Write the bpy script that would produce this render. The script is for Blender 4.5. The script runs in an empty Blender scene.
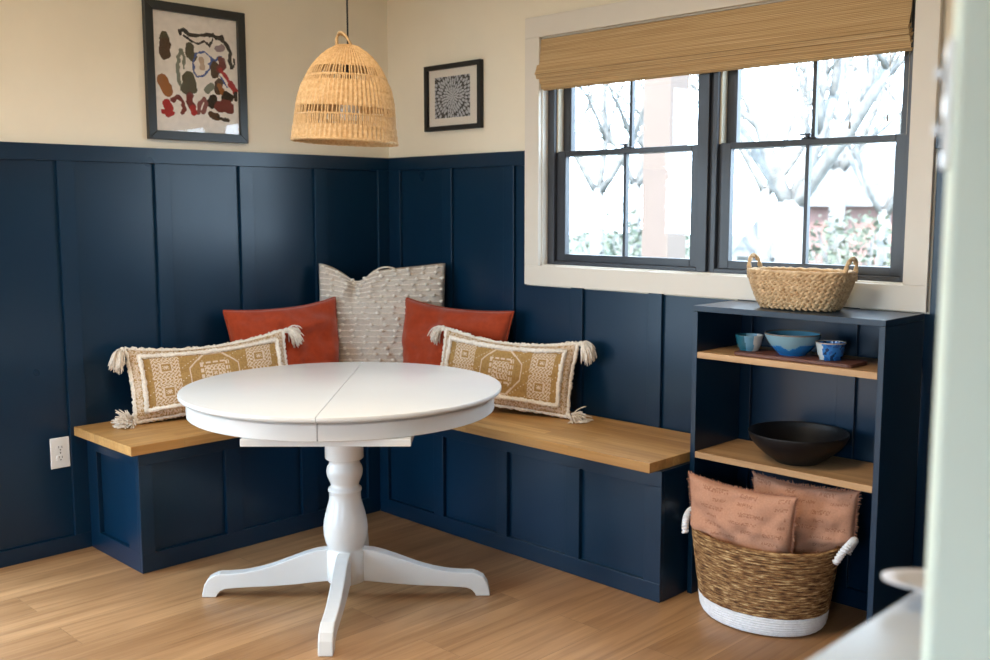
import bpy, math, random
from math import sin, cos, pi, radians, sqrt, atan2, hypot
from mathutils import Vector, Matrix, Euler, noise
import numpy as np

S = bpy.context.scene
COL = S.collection
rnd = random.Random(7)

# ------------------------------------------------------------------ mesh builder
class MB:
    def __init__(s):
        s.v = []; s.f = []; s.uv = None; s.col = None
    def add(s, vs, fs):
        b = len(s.v); s.v += [tuple(p) for p in vs]; s.f += [tuple(b + i for i in f) for f in fs]
        return s
    def box(s, x0, x1, y0, y1, z0, z1):
        return s.add([(x0,y0,z0),(x1,y0,z0),(x1,y1,z0),(x0,y1,z0),(x0,y0,z1),(x1,y0,z1),(x1,y1,z1),(x0,y1,z1)],
                     [(0,3,2,1),(4,5,6,7),(0,1,5,4),(1,2,6,5),(2,3,7,6),(3,0,4,7)])
    def prism(s, poly, z0, z1):
        # poly anticlockwise seen from +z
        n = len(poly)
        return s.add([(x,y,z0) for x,y in poly] + [(x,y,z1) for x,y in poly],
                     [tuple(reversed(range(n))), tuple(range(n, 2*n))] + [(i,(i+1)%n,n+(i+1)%n,n+i) for i in range(n)])
    def tube(s, pts, r, n=8, closed=False, caps=True, jit=0.0, rg=None):
        pts = [Vector(p) for p in pts]; m = len(pts)
        rr = (lambda i: r[i]) if isinstance(r, (list, tuple)) else (lambda i: r)
        rg = rg or rnd
        t0 = None; nrm = None; vs = []
        for i, p in enumerate(pts):
            if closed: t = pts[(i+1) % m] - pts[i-1]
            else: t = pts[min(i+1, m-1)] - pts[max(i-1, 0)]
            if t.length < 1e-9: t = Vector((0,0,1))
            t.normalize()
            if nrm is None:
                a = Vector((0,0,1)) if abs(t.z) < .9 else Vector((1,0,0))
                nrm = (a - t*a.dot(t)).normalized()
            else:
                nrm = nrm - t*nrm.dot(t)
                if nrm.length < 1e-6:
                    a = Vector((0,0,1)) if abs(t.z) < .9 else Vector((1,0,0)); nrm = a - t*a.dot(t)
                nrm.normalize()
            b = t.cross(nrm)
            for k in range(n):
                q = rr(i) * (1 + (rg.uniform(-jit, jit) if jit else 0))
                vs.append(p + (nrm*cos(2*pi*k/n) + b*sin(2*pi*k/n))*q)
        fs = []
        for i in range(m if closed else m-1):
            j = (i+1) % m
            for k in range(n):
                fs.append((i*n+k, i*n+(k+1)%n, j*n+(k+1)%n, j*n+k))
        if caps and not closed:
            fs.append(tuple(reversed(range(n)))); fs.append(tuple(range((m-1)*n, m*n)))
        return s.add(vs, fs)
    def lathe(s, prof, n=48, c=(0,0,0), a=None, sx=1.0, sy=1.0, close=False):
        # prof: list of (r, z), revolved round z; first/last r==0 closes it
        vs = []; fs = []; idx = []
        for r, z in prof:
            if r < 1e-6:
                idx.append([len(vs)]); vs.append((c[0], c[1], c[2]+z))
            else:
                idx.append(list(range(len(vs), len(vs)+n)))
                vs += [(c[0]+r*sx*cos(2*pi*k/n), c[1]+r*sy*sin(2*pi*k/n), c[2]+z) for k in range(n)]
        seq = list(zip(idx, idx[1:])) + ([(idx[-1], idx[0])] if close else [])
        for A, B in seq:
            for k in range(n):
                k2 = (k+1) % n
                if len(A) == 1 and len(B) == 1: continue
                if len(A) == 1: fs.append((A[0], B[k2], B[k]))
                elif len(B) == 1: fs.append((A[k], A[k2], B[0]))
                else: fs.append((A[k], A[k2], B[k2], B[k]))
        return s.add(vs, fs)
    def ball(s, c, rx, ry=None, rz=None, n=10, m=6, M=None):
        ry = rx if ry is None else ry; rz = rx if rz is None else rz
        vs = [(0,0,-rz)]; fs = []
        for i in range(1, m):
            a = -pi/2 + pi*i/m
            vs += [(rx*cos(a)*cos(2*pi*k/n), ry*cos(a)*sin(2*pi*k/n), rz*sin(a)) for k in range(n)]
        vs.append((0,0,rz)); T = len(vs)-1
        for k in range(n):
            fs.append((0, 1+(k+1)%n, 1+k)); fs.append((T, T-n+k, T-n+(k+1)%n))
        for i in range(m-2):
            for k in range(n):
                a = 1+i*n; fs.append((a+k, a+(k+1)%n, a+n+(k+1)%n, a+n+k))
        c = Vector(c)
        vs = [(M @ Vector(p) if M else Vector(p)) + c for p in vs]
        return s.add(vs, fs)
    def xf(s, M):
        s.v = [tuple(M @ Vector(p)) for p in s.v]; return s

def obj(name, mb, mat, parent=None, smooth=False, bevel=0.0, seg=2, cols=None, autosm=None):
    me = bpy.data.meshes.new(name)
    me.from_pydata(mb.v, [], mb.f); me.update()
    if smooth:
        me.polygons.foreach_set('use_smooth', [True]*len(me.polygons))
    if cols is not None:      # one colour per face: fabric pattern / print
        at = me.color_attributes.new('pattern', 'FLOAT_COLOR', 'CORNER')
        buf = []
        for p in me.polygons:
            c = cols[p.index]; buf += [c[0], c[1], c[2], 1.0]*p.loop_total
        at.data.foreach_set('color', buf)
    o = bpy.data.objects.new(name, me); COL.objects.link(o)
    if mat: me.materials.append(mat)
    if parent: o.parent = parent
    if bevel:
        b = o.modifiers.new('bevel', 'BEVEL'); b.width = bevel; b.segments = seg; b.limit_method = 'ANGLE'; b.angle_limit = radians(35)
    if autosm:
        me.polygons.foreach_set('use_smooth', [True]*len(me.polygons))
        e = o.modifiers.new('split', 'EDGE_SPLIT'); e.split_angle = radians(autosm)
    return o

def tag(o, label, cat, group=None):
    o['label'] = label; o['category'] = cat
    if group: o['group'] = group
    return o
def thing(name, label, cat, loc=(0,0,0), rot=(0,0,0), group=None):
    o = bpy.data.objects.new(name, None); COL.objects.link(o)
    o.location = loc; o.rotation_euler = rot; o.empty_display_size = .1
    return tag(o, label, cat, group)
def struct_empty(name, loc=(0,0,0)):
    o = bpy.data.objects.new(name, None); COL.objects.link(o); o.location = loc; o['kind'] = 'structure'; return o
def struct(name, mb, mat, parent=None, **k):
    o = obj(name, mb, mat, parent, **k)
    if not parent: o['kind'] = 'structure'
    return o
def root_matrix(o):
    return Matrix.Translation(o.location) @ o.rotation_euler.to_matrix().to_4x4()

# ------------------------------------------------------------------ materials
def srgb(r, g, b):
    f = lambda c: (c/255/12.92) if c/255 <= .04045 else ((c/255+.055)/1.055)**2.4
    return (f(r), f(g), f(b), 1.0)
class N:
    def __init__(s, name):
        s.m = bpy.data.materials.new(name); s.m.use_nodes = True
        s.t = s.m.node_tree; s.t.nodes.clear()
        s.out = s.n('ShaderNodeOutputMaterial'); s.p = s.n('ShaderNodeBsdfPrincipled')
        s.l(s.p.outputs[0], s.out.inputs[0])
    def n(s, t, **k):
        x = s.t.nodes.new(t)
        for a, b in k.items(): setattr(x, a, b)
        return x
    def l(s, a, b): s.t.links.new(a, b)
    def coord(s, scale=(1,1,1), rot=(0,0,0), which='Object'):
        c = s.n('ShaderNodeTexCoord'); mp = s.n('ShaderNodeMapping')
        mp.inputs['Scale'].default_value = scale; mp.inputs['Rotation'].default_value = rot
        s.l(c.outputs[which], mp.inputs[0]); return mp.outputs[0]
    def noise(s, vec, scale, detail=4, rough=.55, dist=0):
        x = s.n('ShaderNodeTexNoise'); x.inputs['Scale'].default_value = scale; x.inputs['Detail'].default_value = detail
        x.inputs['Roughness'].default_value = rough; x.inputs['Distortion'].default_value = dist
        if vec: s.l(vec, x.inputs['Vector'])
        return x.outputs['Fac']
    def ramp(s, fac, stops):
        r = s.n('ShaderNodeValToRGB'); e = r.color_ramp.elements
        while len(e) < len(stops): e.new(.5)
        for el, (p, c) in zip(e, stops): el.position = p; el.color = c
        s.l(fac, r.inputs[0]); return r.outputs[0]
    def mix(s, a, b, fac=.5, mode='MIX'):
        x = s.n('ShaderNodeMix', data_type='RGBA', blend_type=mode)
        for v, i in ((fac, 0), (a, 6), (b, 7)):
            if hasattr(v, 'is_output'): s.l(v, x.inputs[i])
            else: x.inputs[i].default_value = v
        return x.outputs[2]
    def math(s, op, a, b=0):
        x = s.n('ShaderNodeMath', operation=op)
        for v, i in ((a, 0), (b, 1)):
            if hasattr(v, 'is_output'): s.l(v, x.inputs[i])
            else: x.inputs[i].default_value = v
        return x.outputs[0]
    def set(s, color=None, rough=.5, spec=.5, metal=0):
        if color is not None:
            if hasattr(color, 'is_output'): s.l(color, s.p.inputs['Base Color'])
            else: s.p.inputs['Base Color'].default_value = color
        if hasattr(rough, 'is_output'): s.l(rough, s.p.inputs['Roughness'])
        else: s.p.inputs['Roughness'].default_value = rough
        s.p.inputs['Specular IOR Level'].default_value = spec; s.p.inputs['Metallic'].default_value = metal
        return s
    def bump(s, h, strength=.3, dist=.01):
        b = s.n('ShaderNodeBump'); b.inputs['Strength'].default_value = strength; b.inputs['Distance'].default_value = dist
        s.l(h, b.inputs['Height']); s.l(b.outputs[0], s.p.inputs['Normal']); return s

def plain(name, c, rough=.5, spec=.5, metal=0, var=.06, vs=6, bs=0, bstr=.1, bd=.002):
    k = N(name); v = k.coord()
    f = k.noise(v, vs, 3)
    lo = tuple(x*(1-var) for x in c[:3])+(1,); hi = tuple(min(1, x*(1+var)) for x in c[:3])+(1,)
    k.set(k.ramp(f, [(.3, lo), (.7, hi)]), rough, spec, metal)
    if bs: k.bump(k.noise(v, bs, 2), bstr, bd)
    return k.m

M = {}
M['cream'] = plain('cream_wall_paint', (.82,.745,.605,1), .85, .2, bs=220, bstr=.05, bd=.001, var=.015)
M['ceiling'] = plain('ceiling_white', (.82,.80,.76,1), .9, .1, var=.01)
M['trim'] = plain('cream_trim_paint', (.70,.645,.565,1), .45, .4, var=.015)
M['sage'] = plain('pale_sage_paint', (.68,.76,.67,1), .75, .2, var=.015)
def navy_mat():
    k = N('satin_navy_paint'); v = k.coord()
    k.set(k.ramp(k.noise(v, 2.5, 3), [(.3, (.0009,.0160,.040,1)), (.7, (.0013,.0195,.047,1))]),
          k.math('ADD', k.math('MULTIPLY', k.noise(v, 3, 2), .08), .25), .45)
    k.bump(k.noise(v, 2.2, 1), .07, .012)
    return k.m
M['navy'] = navy_mat()
def wood(name, c1, c2, c3, rot, bw, rh, grain=(1.6, 38), rough=.38, mort=.0012, squash=.5, dark=.55, coat=0):
    k = N(name); v = k.coord(rot=rot)
    b = k.n('ShaderNodeTexBrick'); b.offset = .37; b.inputs['Scale'].default_value = 1
    b.inputs['Brick Width'].default_value = bw; b.inputs['Row Height'].default_value = rh
    b.inputs['Mortar Size'].default_value = mort; b.inputs['Mortar Smooth'].default_value = .2
    b.inputs['Color1'].default_value = c1; b.inputs['Color2'].default_value = c2
    b.inputs['Mortar'].default_value = tuple(x*dark for x in c1[:3])+(1,)
    k.l(v, b.inputs['Vector'])
    # per-plank shift of the grain
    ad = k.n('ShaderNodeVectorMath', operation='ADD'); k.l(v, ad.inputs[0])
    sc = k.n('ShaderNodeVectorMath', operation='SCALE'); k.l(b.outputs['Color'], sc.inputs[0]); sc.inputs['Scale'].default_value = 40
    k.l(sc.outputs[0], ad.inputs[1])
    mp = k.n('ShaderNodeMapping'); mp.inputs['Scale'].default_value = (grain[0], grain[1], grain[1]); k.l(ad.outputs[0], mp.inputs[0])
    g = k.noise(mp.outputs[0], 1.0, 5, .6, .6)
    mp2 = k.n('ShaderNodeMapping'); mp2.inputs['Scale'].default_value = (.9, 6, 6); k.l(ad.outputs[0], mp2.inputs[0])
    g2 = k.noise(mp2.outputs[0], 1.0, 3, .55, 1.2)
    c = k.mix(b.outputs['Color'], c3, k.ramp(g, [(.42,(0,0,0,1)), (.75,(.75,.75,.75,1))]))
    c = k.mix(c, k.ramp(g2, [(.3,(.62,.56,.50,1)), (.62,(1,1,1,1))]), .75, 'MULTIPLY')
    k.set(c, k.math('ADD', k.math('MULTIPLY', g, .15), rough-.05), .4)
    k.bump(k.math('SUBTRACT', k.math('MULTIPLY', g, .25), b.outputs['Fac']), .25, .0012)
    return k.m
M['floor'] = wood('oak_plank_floor', (.50,.285,.135,1), (.37,.20,.09,1), (.24,.12,.05,1), (0,0,pi/2), 1.25, .185, rough=.36)
M['block_y'] = wood('butcher_block_lengthwise', (.62,.36,.13,1), (.50,.265,.085,1), (.40,.20,.06,1), (0,0,pi/2), .55, .042, grain=(2.5,60), rough=.4, mort=.0005, dark=.7)
M['block_x'] = wood('butcher_block_crosswise', (.64,.375,.14,1), (.52,.28,.09,1), (.42,.21,.065,1), (0,0,0), .55, .042, grain=(2.5,60), rough=.4, mort=.0005, dark=.7)
M['oak_shelf'] = wood('oak_shelf', (.56,.34,.165,1), (.52,.31,.15,1), (.43,.24,.105,1), (0,0,0), 3, .12, grain=(2,45), rough=.45, mort=0)
M['walnut'] = wood('walnut_board', (.17,.065,.04,1), (.14,.05,.03,1), (.08,.03,.02,1), (0,0,0), 3, .2, grain=(3,50), rough=.45, mort=0)
M['white_table'] = plain('white_lacquer', (.71,.70,.68,1), .22, .5, var=.01)
M['white_plastic'] = plain('white_plastic', (.80,.80,.80,1), .35, .5, var=.01)
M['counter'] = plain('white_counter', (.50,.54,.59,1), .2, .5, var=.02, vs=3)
M['dark_slot'] = plain('dark_slot', (.02,.02,.02,1), .6)
M['frame_black'] = plain('black_frame', (.012,.012,.012,1), .45, .35, var=.1)
M['frame_pewter'] = plain('dark_charcoal_frame', (.02,.022,.022,1), .35, .5, var=.1)
M['mat'] = plain('mount_board', (.76,.70,.62,1), .9, .1, var=.01)
M['win_frame'] = plain('bronze_window_frame', (.035,.037,.044,1), .32, .5, var=.06)
M['liner'] = plain('tan_jamb_liner', (.62,.55,.43,1), .5, .3, var=.02)
M['metal'] = plain('dark_metal', (.05,.05,.055,1), .35, .5, .8)
M['cord_black'] = plain('black_cord', (.01,.01,.01,1), .6)
M['cord_grey'] = plain('grey_cord_weight', (.35,.35,.36,1), .6)
M['bulb'] = plain('white_bulb_glass', (.85,.83,.78,1), .2, .5, var=.01)
M['black_bowl'] = plain('matt_black_stoneware', (.006,.006,.007,1), .45, .35, var=.15, vs=20, bs=90, bstr=.06)
M['white_rope'] = plain('white_painted_rope', (.78,.78,.80,1), .8, .2, var=.08, vs=80, bs=160, bstr=.5, bd=.003)
M['yarn'] = plain('cream_yarn', (.80,.72,.62,1), .95, .1, var=.14, vs=130, bs=240, bstr=.6, bd=.003)
M['bobble'] = plain('ivory_bobble_yarn', (.86,.80,.72,1), .95, .1, var=.08, vs=130, bs=240, bstr=.5, bd=.002)
M['rust'] = plain('rust_linen', (.35,.044,.011,1), .85, .2, var=.10, vs=60, bs=420, bstr=.25, bd=.0015)
M['rust'].node_tree.nodes['Principled BSDF'].inputs['Sheen Weight'].default_value = .25
M['dish'] = plain('pale_grey_ceramic', (.62,.60,.62,1), .35, .5, var=.04)
M['sage_side'] = M['sage']
M['bark'] = plain('pale_bark', (.145,.145,.142,1), .95, .1, var=.35, vs=9)
M['red_barn'] = plain('red_siding', (.23,.14,.13,1), .85, .1, var=.1)
M['roof'] = plain('grey_roof', (.14,.14,.14,1), .9, .1, var=.1)
M['leaf'] = plain('pale_leaf', (.085,.10,.075,1), .8, .2, var=.4, vs=5)
M['ground'] = plain('dry_lawn', (.065,.07,.052,1), .95, .1, var=.25, vs=1.5)
M['post'] = plain('pink_beige_post', (.104,.080,.069,1), .8, .2, var=.03)

def attr_mat(name, rough=.9, bs=0, bstr=.3, bd=.002, spec=.2, sheen=0):
    k = N(name); a = k.n('ShaderNodeVertexColor'); a.layer_name = 'pattern'
    v = k.coord()
    k.set(k.mix(a.outputs[0], k.ramp(k.noise(v, 160, 2), [(.3,(.82,.82,.82,1)), (.7,(1,1,1,1))]), .8, 'MULTIPLY') if bs else a.outputs[0], rough, spec)
    if bs: k.bump(k.noise(v, bs, 2), bstr, bd)
    k.p.inputs['Sheen Weight'].default_value = sheen
    return k.m
M['kilim'] = attr_mat('printed_jacquard', .95, 420, .5, .002)
M['paper'] = attr_mat('printed_paper', .7)
M['terracotta'] = attr_mat('dusty_terracotta_cloth', .9, 380, .3, .0015)
M['ceramic'] = attr_mat('glazed_ceramic', .12, spec=.6)

def glass_mat(name, refl_rough=.02, amount=1.0):
    k = N(name); k.t.nodes.remove(k.p)
    tr = k.n('ShaderNodeBsdfTransparent'); gl = k.n('ShaderNodeBsdfGlossy'); gl.inputs['Roughness'].default_value = refl_rough
    fr = k.n('ShaderNodeFresnel'); gm = k.n('ShaderNodeNewGeometry')
    k.l(k.math('ADD', k.math('MULTIPLY', gm.outputs['Backfacing'], 1/1.45-1.45), 1.45), fr.inputs[0])
    mx = k.n('ShaderNodeMixShader'); k.l(k.math('MULTIPLY', fr.outputs[0], amount), mx.inputs[0])
    k.l(tr.outputs[0], mx.inputs[1]); k.l(gl.outputs[0], mx.inputs[2]); k.l(mx.outputs[0], k.out.inputs[0])
    return k.m
M['glass'] = glass_mat('window_glass')
M['picture_glass'] = glass_mat('picture_glass', .03)

def bamboo_mat():
    k = N('woven_bamboo_shade'); v = k.coord()
    mp = k.n('ShaderNodeMapping'); mp.inputs['Scale'].default_value = (2.2, 300, 300); k.l(v, mp.inputs[0])
    n1 = k.noise(mp.outputs[0], 1, 3, .6)
    w = k.n('ShaderNodeTexWave', wave_type='BANDS', bands_direction='Z'); w.inputs['Scale'].default_value = 55; w.inputs['Distortion'].default_value = .6; k.l(v, w.inputs['Vector'])
    w2 = k.n('ShaderNodeTexWave', wave_type='BANDS', bands_direction='X'); w2.inputs['Scale'].default_value = 48; k.l(v, w2.inputs['Vector'])
    c = k.ramp(n1, [(.25,(.40,.235,.10,1)), (.5,(.66,.44,.215,1)), (.75,(.82,.62,.36,1))])
    c = k.mix(c, (.26,.14,.06,1), k.math('MULTIPLY', w.outputs['Fac'], .45))
    c = k.mix(c, (.62,.44,.25,1), k.math('MULTIPLY', k.ramp(w2.outputs['Fac'], [(.85,(0,0,0,1)),(.95,(1,1,1,1))]), .35))
    k.set(c, .75, .2); k.bump(w.outputs['Fac'], .5, .002)
    tl = k.n('ShaderNodeBsdfTranslucent'); k.l(c, tl.inputs[0])
    mx = k.n('ShaderNodeMixShader'); mx.inputs[0].default_value = .16
    k.l(k.p.outputs[0], mx.inputs[1]); k.l(tl.outputs[0], mx.inputs[2]); k.l(mx.outputs[0], k.out.inputs[0])
    return k.m
M['bamboo'] = bamboo_mat()
def straw_mat(name, c1, c2, scale=60, trans=0.0):
    k = N(name); v = k.coord()
    c = k.ramp(k.noise(v, scale, 4, .7), [(.28, c1), (.68, c2)])
    k.set(c, .7, .25); k.bump(k.noise(v, scale*3, 2), .4, .002)
    if trans:
        tl = k.n('ShaderNodeBsdfTranslucent'); k.l(c, tl.inputs[0])
        mx = k.n('ShaderNodeMixShader'); mx.inputs[0].default_value = trans
        k.l(k.p.outputs[0], mx.inputs[1]); k.l(tl.outputs[0], mx.inputs[2]); k.l(mx.outputs[0], k.out.inputs[0])
    return k.m
M['rattan'] = straw_mat('rattan_lamp', (.50,.30,.13,1), (.76,.54,.30,1), 90, .22)
M['hyacinth'] = straw_mat('water_hyacinth', (.36,.215,.10,1), (.68,.48,.28,1), 45)
def jute_mat():
    k = N('banana_leaf_coils'); c = k.n('ShaderNodeTexCoord')
    # cylindrical mapping: streaks that run round the basket
    sx = k.n('ShaderNodeSeparateXYZ'); k.l(c.outputs['Object'], sx.inputs[0])
    at = k.math('ARCTAN2', sx.outputs[1], sx.outputs[0])
    cb = k.n('ShaderNodeCombineXYZ'); k.l(k.math('MULTIPLY', at, 5), cb.inputs[0]); k.l(k.math('MULTIPLY', sx.outputs[2], 170), cb.inputs[1])
    n1 = k.noise(cb.outputs[0], 1, 4, .65)
    col = k.ramp(n1, [(.34,(.045,.018,.008,1)), (.46,(.19,.09,.035,1)), (.56,(.34,.19,.08,1)), (.68,(.68,.48,.25,1))])
    k.set(col, .75, .2); k.bump(n1, .7, .004); return k.m
M['jute'] = jute_mat()
def boucle_mat():
    k = N('oatmeal_woven_cotton'); v = k.coord()
    k.set(k.ramp(k.noise(v, 150, 3, .7), [(.3,(.48,.42,.365,1)), (.7,(.66,.59,.52,1))]), .95, .1)
    k.bump(k.noise(v, 300, 2), .6, .003); return k.m
M['oatmeal'] = boucle_mat()

# ------------------------------------------------------------------ room shell
T = .018               # thickness of rails and battens
RAIL_T, RAIL_B = 1.6306, 1.567
BASE_T = .064
XR, YB, ZC = 6.2, -5.5, 2.62

struct('floor', MB().box(-.12, XR+.12, YB-.12, .12, -.06, 0), M['floor'])
struct('ceiling', MB().box(-.12, XR+.12, YB-.12, .12, ZC, ZC+.1), M['ceiling'])

# left wall with the patio opening further back
LD0, LD1, LDH = -3.45, -2.25, 2.2
wl = MB().box(-.12, 0, LD1, .12, 0, ZC).box(-.12, 0, YB-.12, LD0, 0, ZC).box(-.12, 0, LD0, LD1, LDH, ZC)
wl = struct('wall_left', wl, M['cream'])
# back (window) wall
WX0, WX1, WZ0, WZ1 = 1.044, 2.655, 1.131, 2.104
wb = MB().box(0, WX0, 0, .12, 0, ZC).box(WX1, XR, 0, .12, 0, ZC).box(WX0, WX1, 0, .12, 0, WZ0).box(WX0, WX1, 0, .12, WZ1, ZC)
wb = struct('wall_back', wb, M['cream'])
wr = struct('wall_right', MB().box(XR, XR+.12, YB-.12, .12, 0, ZC), M['cream'])
obj('wainscot_panel', MB().box(XR-.018, XR, YB, -.02, 0, 1.63), M['navy'], wr)  # unseen dark panel added to cut light bouncing off this wall
# front wall behind the camera, with two openings added to let in more light
FW = [(.25, 1.6, .1, 2.2), (3.7, 4.9, .9, 2.1)]
wf = MB()
xs = [0, .25, 1.6, 3.7, 4.9, XR]
for a, b in zip(xs, xs[1:]):
    hole = [q for q in FW if abs(q[0]-a) < 1e-6]
    if hole: wf.box(a, b, YB-.12, YB, 0, hole[0][2]).box(a, b, YB-.12, YB, hole[0][3], ZC)
    else: wf.box(a, b, YB-.12, YB, 0, ZC)
wf = struct('wall_front', wf, M['cream'])
obj('wainscot_panel', MB().box(1.7, 3.6, YB, YB+.018, 0, 1.63), M['navy'], wf)  # dark panel out of view, added to weaken bounce from behind the camera

# navy board-and-batten: panel sheet, top rail, base, battens
def wains_left():
    obj('wainscot_panel', MB().box(0, .003, LD1, -.003, 0, RAIL_T-.01), M['navy'], wl)
    obj('top_rail', MB().box(.003, T, LD1, -T, RAIL_B, RAIL_T), M['navy'], wl, bevel=.0015)
    obj('base_rail', MB().box(.003, T, LD1, -T, 0, BASE_T), M['navy'], wl, bevel=.0015)
    for a, b in ((-.0862,-T),(-.4675,-.398),(-.8686,-.7992),(-1.2691,-1.1996),(-1.674,-1.6055),(-2.078,-2.008)):
        obj('batten', MB().box(.003, T, a, b, BASE_T, RAIL_B), M['navy'], wl, bevel=.0015)
def wains_back():
    X1 = 4.4
    obj('wainscot_panel', MB().box(.003, .955, -.003, 0, 0, RAIL_T-.01).box(.955, 2.74, -.003, 0, 0, 1.04).box(2.74, X1, -.003, 0, 0, RAIL_T-.01), M['navy'], wb)
    obj('top_rail', MB().box(.003, .9605, -T, -.003, RAIL_B, RAIL_T), M['navy'], wb, bevel=.0015)
    obj('top_rail', MB().box(2.737, X1, -T, -.003, RAIL_B, RAIL_T), M['navy'], wb, bevel=.0015)
    obj('base_rail', MB().box(.003, X1, -T, -.003, 0, BASE_T), M['navy'], wb, bevel=.0015)
    for a, b, h in ((.003,.1035,RAIL_B),(.4177,.4815,RAIL_B),(.8244,.8898,RAIL_B),(1.227,1.2927,1.045),(1.634,1.700,1.045),(2.040,2.104,1.045),(2.440,2.506,1.045),(2.845,2.911,RAIL_B),(3.25,3.316,RAIL_B)):
        obj('batten', MB().box(a, b, -T, -.003, BASE_T, h), M['navy'], wb, bevel=.0015)
wains_left(); wains_back()

# ------------------------------------------------------------------ window_1
def window():
    w = struct_empty('window_1', (0,0,0))
    CX0, CX1, CZ0, CZ1 = .9615, 2.735, 1.0455, 2.19
    yc0, yc1 = -.023, -.0035
    obj('casing', MB().box(CX0, CX1, yc0, yc1, CZ0, WZ0), M['trim'], w, bevel=.002)
    obj('casing', MB().box(CX0, CX1, yc0, yc1, WZ1, CZ1), M['trim'], w, bevel=.002)
    obj('casing', MB().box(CX0, WX0, yc0, yc1, WZ0, WZ1), M['trim'], w, bevel=.002)
    obj('casing', MB().box(WX1, CX1, yc0, yc1, WZ0, WZ1), M['trim'], w, bevel=.002)
    jb = MB().box(WX0, WX0+.006, yc1, .11, WZ0, WZ1).box(WX1-.006, WX1, yc1, .11, WZ0, WZ1)
    jb.box(WX0, WX1, yc1, .11, WZ0-.002, WZ0+.005).box(WX0, WX1, yc1, .11, WZ1-.006, WZ1)
    obj('jamb', jb, M['trim'], w)
    x0, x1, z0, z1 = WX0+.006, WX1-.006, WZ0+.005, WZ1-.006
    fr = MB()
    fr.box(x0, 1.087, .03, .115, z0, z1).box(2.622, x1, .03, .115, z0, z1)
    for a, b in ((1.0872, 1.8218), (1.9042, 2.6218)):
        fr.box(a, b, .03, .115, z0, 1.152).box(a, b, .03, .115, z1-.03, z1)
    fr.box(1.822, 1.8658, .03, .115, z0, z1).box(1.866, 1.8838, .045, .115, z0, z1).box(1.884, 1.904, .03, .115, z0, z1)
    obj('window_frame', fr, M['win_frame'], w, bevel=.0015)
    for a, b in ((1.087, 1.822), (1.904, 2.622)):
        obj('jamb_liner', MB().box(a, a+.008, .047, .082, 1.62, z1-.03).box(b-.008, b, .047, .082, 1.62, z1-.03), M['liner'], w)
        m = (a+b)/2
        # lower sash (inner), upper sash (outer)
        for nm, yy0, yy1, za, zb, st, rb, rt in (('sash', .048, .078, 1.152, 1.623, .05, .031, .022), ('sash', .083, .112, 1.60, z1-.03, .05, .022, .04)):
            s = MB().box(a+.001, a+st, yy0, yy1, za, zb).box(b-st+.008, b-.001, yy0, yy1, za, zb)
            s.box(a+st+.0002, b-st+.0078, yy0, yy1, za, za+rb).box(a+st+.0002, b-st+.0078, yy0, yy1, zb-rt, zb)
            so = obj('sash', s, M['win_frame'], w, bevel=.002)
            obj('muntin', MB().box(m-.007, m+.007, yy0+.004, yy1-.006, za+rb, zb-rt), M['win_frame'], so)
            obj('pane', MB().box(a+st-.004, b-st+.012, (yy0+yy1)/2-.002, (yy0+yy1)/2+.002, za+rb-.004, zb-rt+.004), M['glass'], so)
        lk = MB().box(m-.03, m+.03, .05, .075, 1.624, 1.629)
        lk.tube([(m-.004,.06,1.629),(m-.004,.06,1.640)], .009, 10).box(m-.036, m+.006, .054, .066, 1.637, 1.643)
        obj('sash_lock', lk, M['metal'], w, bevel=.0015)
window()

# ------------------------------------------------------------------ woven shade
def shade():
    t = thing('woven_shade', 'woven bamboo roman shade drawn up at the top of the window', 'blind', (1.85, -.03, 2.098))
    L, R = -.818, .79
    def sheet(prof, nx=2):
        m = MB()
        n = len(prof); th = .004
        pts = [Vector((0,y,z)) for y,z in prof]
        off = []
        for i in range(n):
            tn = pts[min(i+1,n-1)]-pts[max(i-1,0)]; nn = Vector((0, tn.z, -tn.y)).normalized()*th
            off.append(pts[i]+nn)
        ring = [p for p in pts]+[p for p in reversed(off)]
        k = len(ring)
        m.add([(L,p.y,p.z) for p in ring]+[(R,p.y,p.z) for p in ring],
              [(i,i+1,k-2-i,k-1-i) for i in range(n-1)]+[tuple(k+q for q in reversed((i,i+1,k-2-i,k-1-i))) for i in range(n-1)]+[(i,k+i,k+(i+1)%k,(i+1)%k) for i in range(k)])
        return m
    obj('head_rail', MB().box(L+.01, R-.01, .032, .06, -.035, -.004), M['bamboo'], t)
    obj('front_panel', sheet([(.024,-.004),(.022,-.03),(.020,-.06),(.014,-.10),(.006,-.13),(-.004,-.152)]), M['bamboo'], t)
    # stacked folds gathered behind the front panel
    for k, (yy, zt, zb) in enumerate(((.003,-.135,-.170),(.013,-.15,-.191),(.022,-.16,-.213))):
        obj('fold', sheet([(yy+.018,zt),(yy+.006,zt-.012),(yy,(zt+zb)/2),(yy+.003,zb+.006),(yy+.012,zb),(yy+.022,zb+.008)]), M['bamboo'], t)
    for x, zl in ((.592,-.428),(.722,-.412)):
        c = obj('pull_cord', MB().tube([(x,.028,-.19),(x+.001,.028,-.30),(x,.028,zl)], .0011, 6), M['liner'], t)
        obj('cord_tassel', MB().lathe([(0,0),(.0025,-.002),(.0042,-.014),(.0046,-.024),(0,-.026)], 12, (x,.028,zl)), M['cord_grey'], c, smooth=True)
shade()

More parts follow.
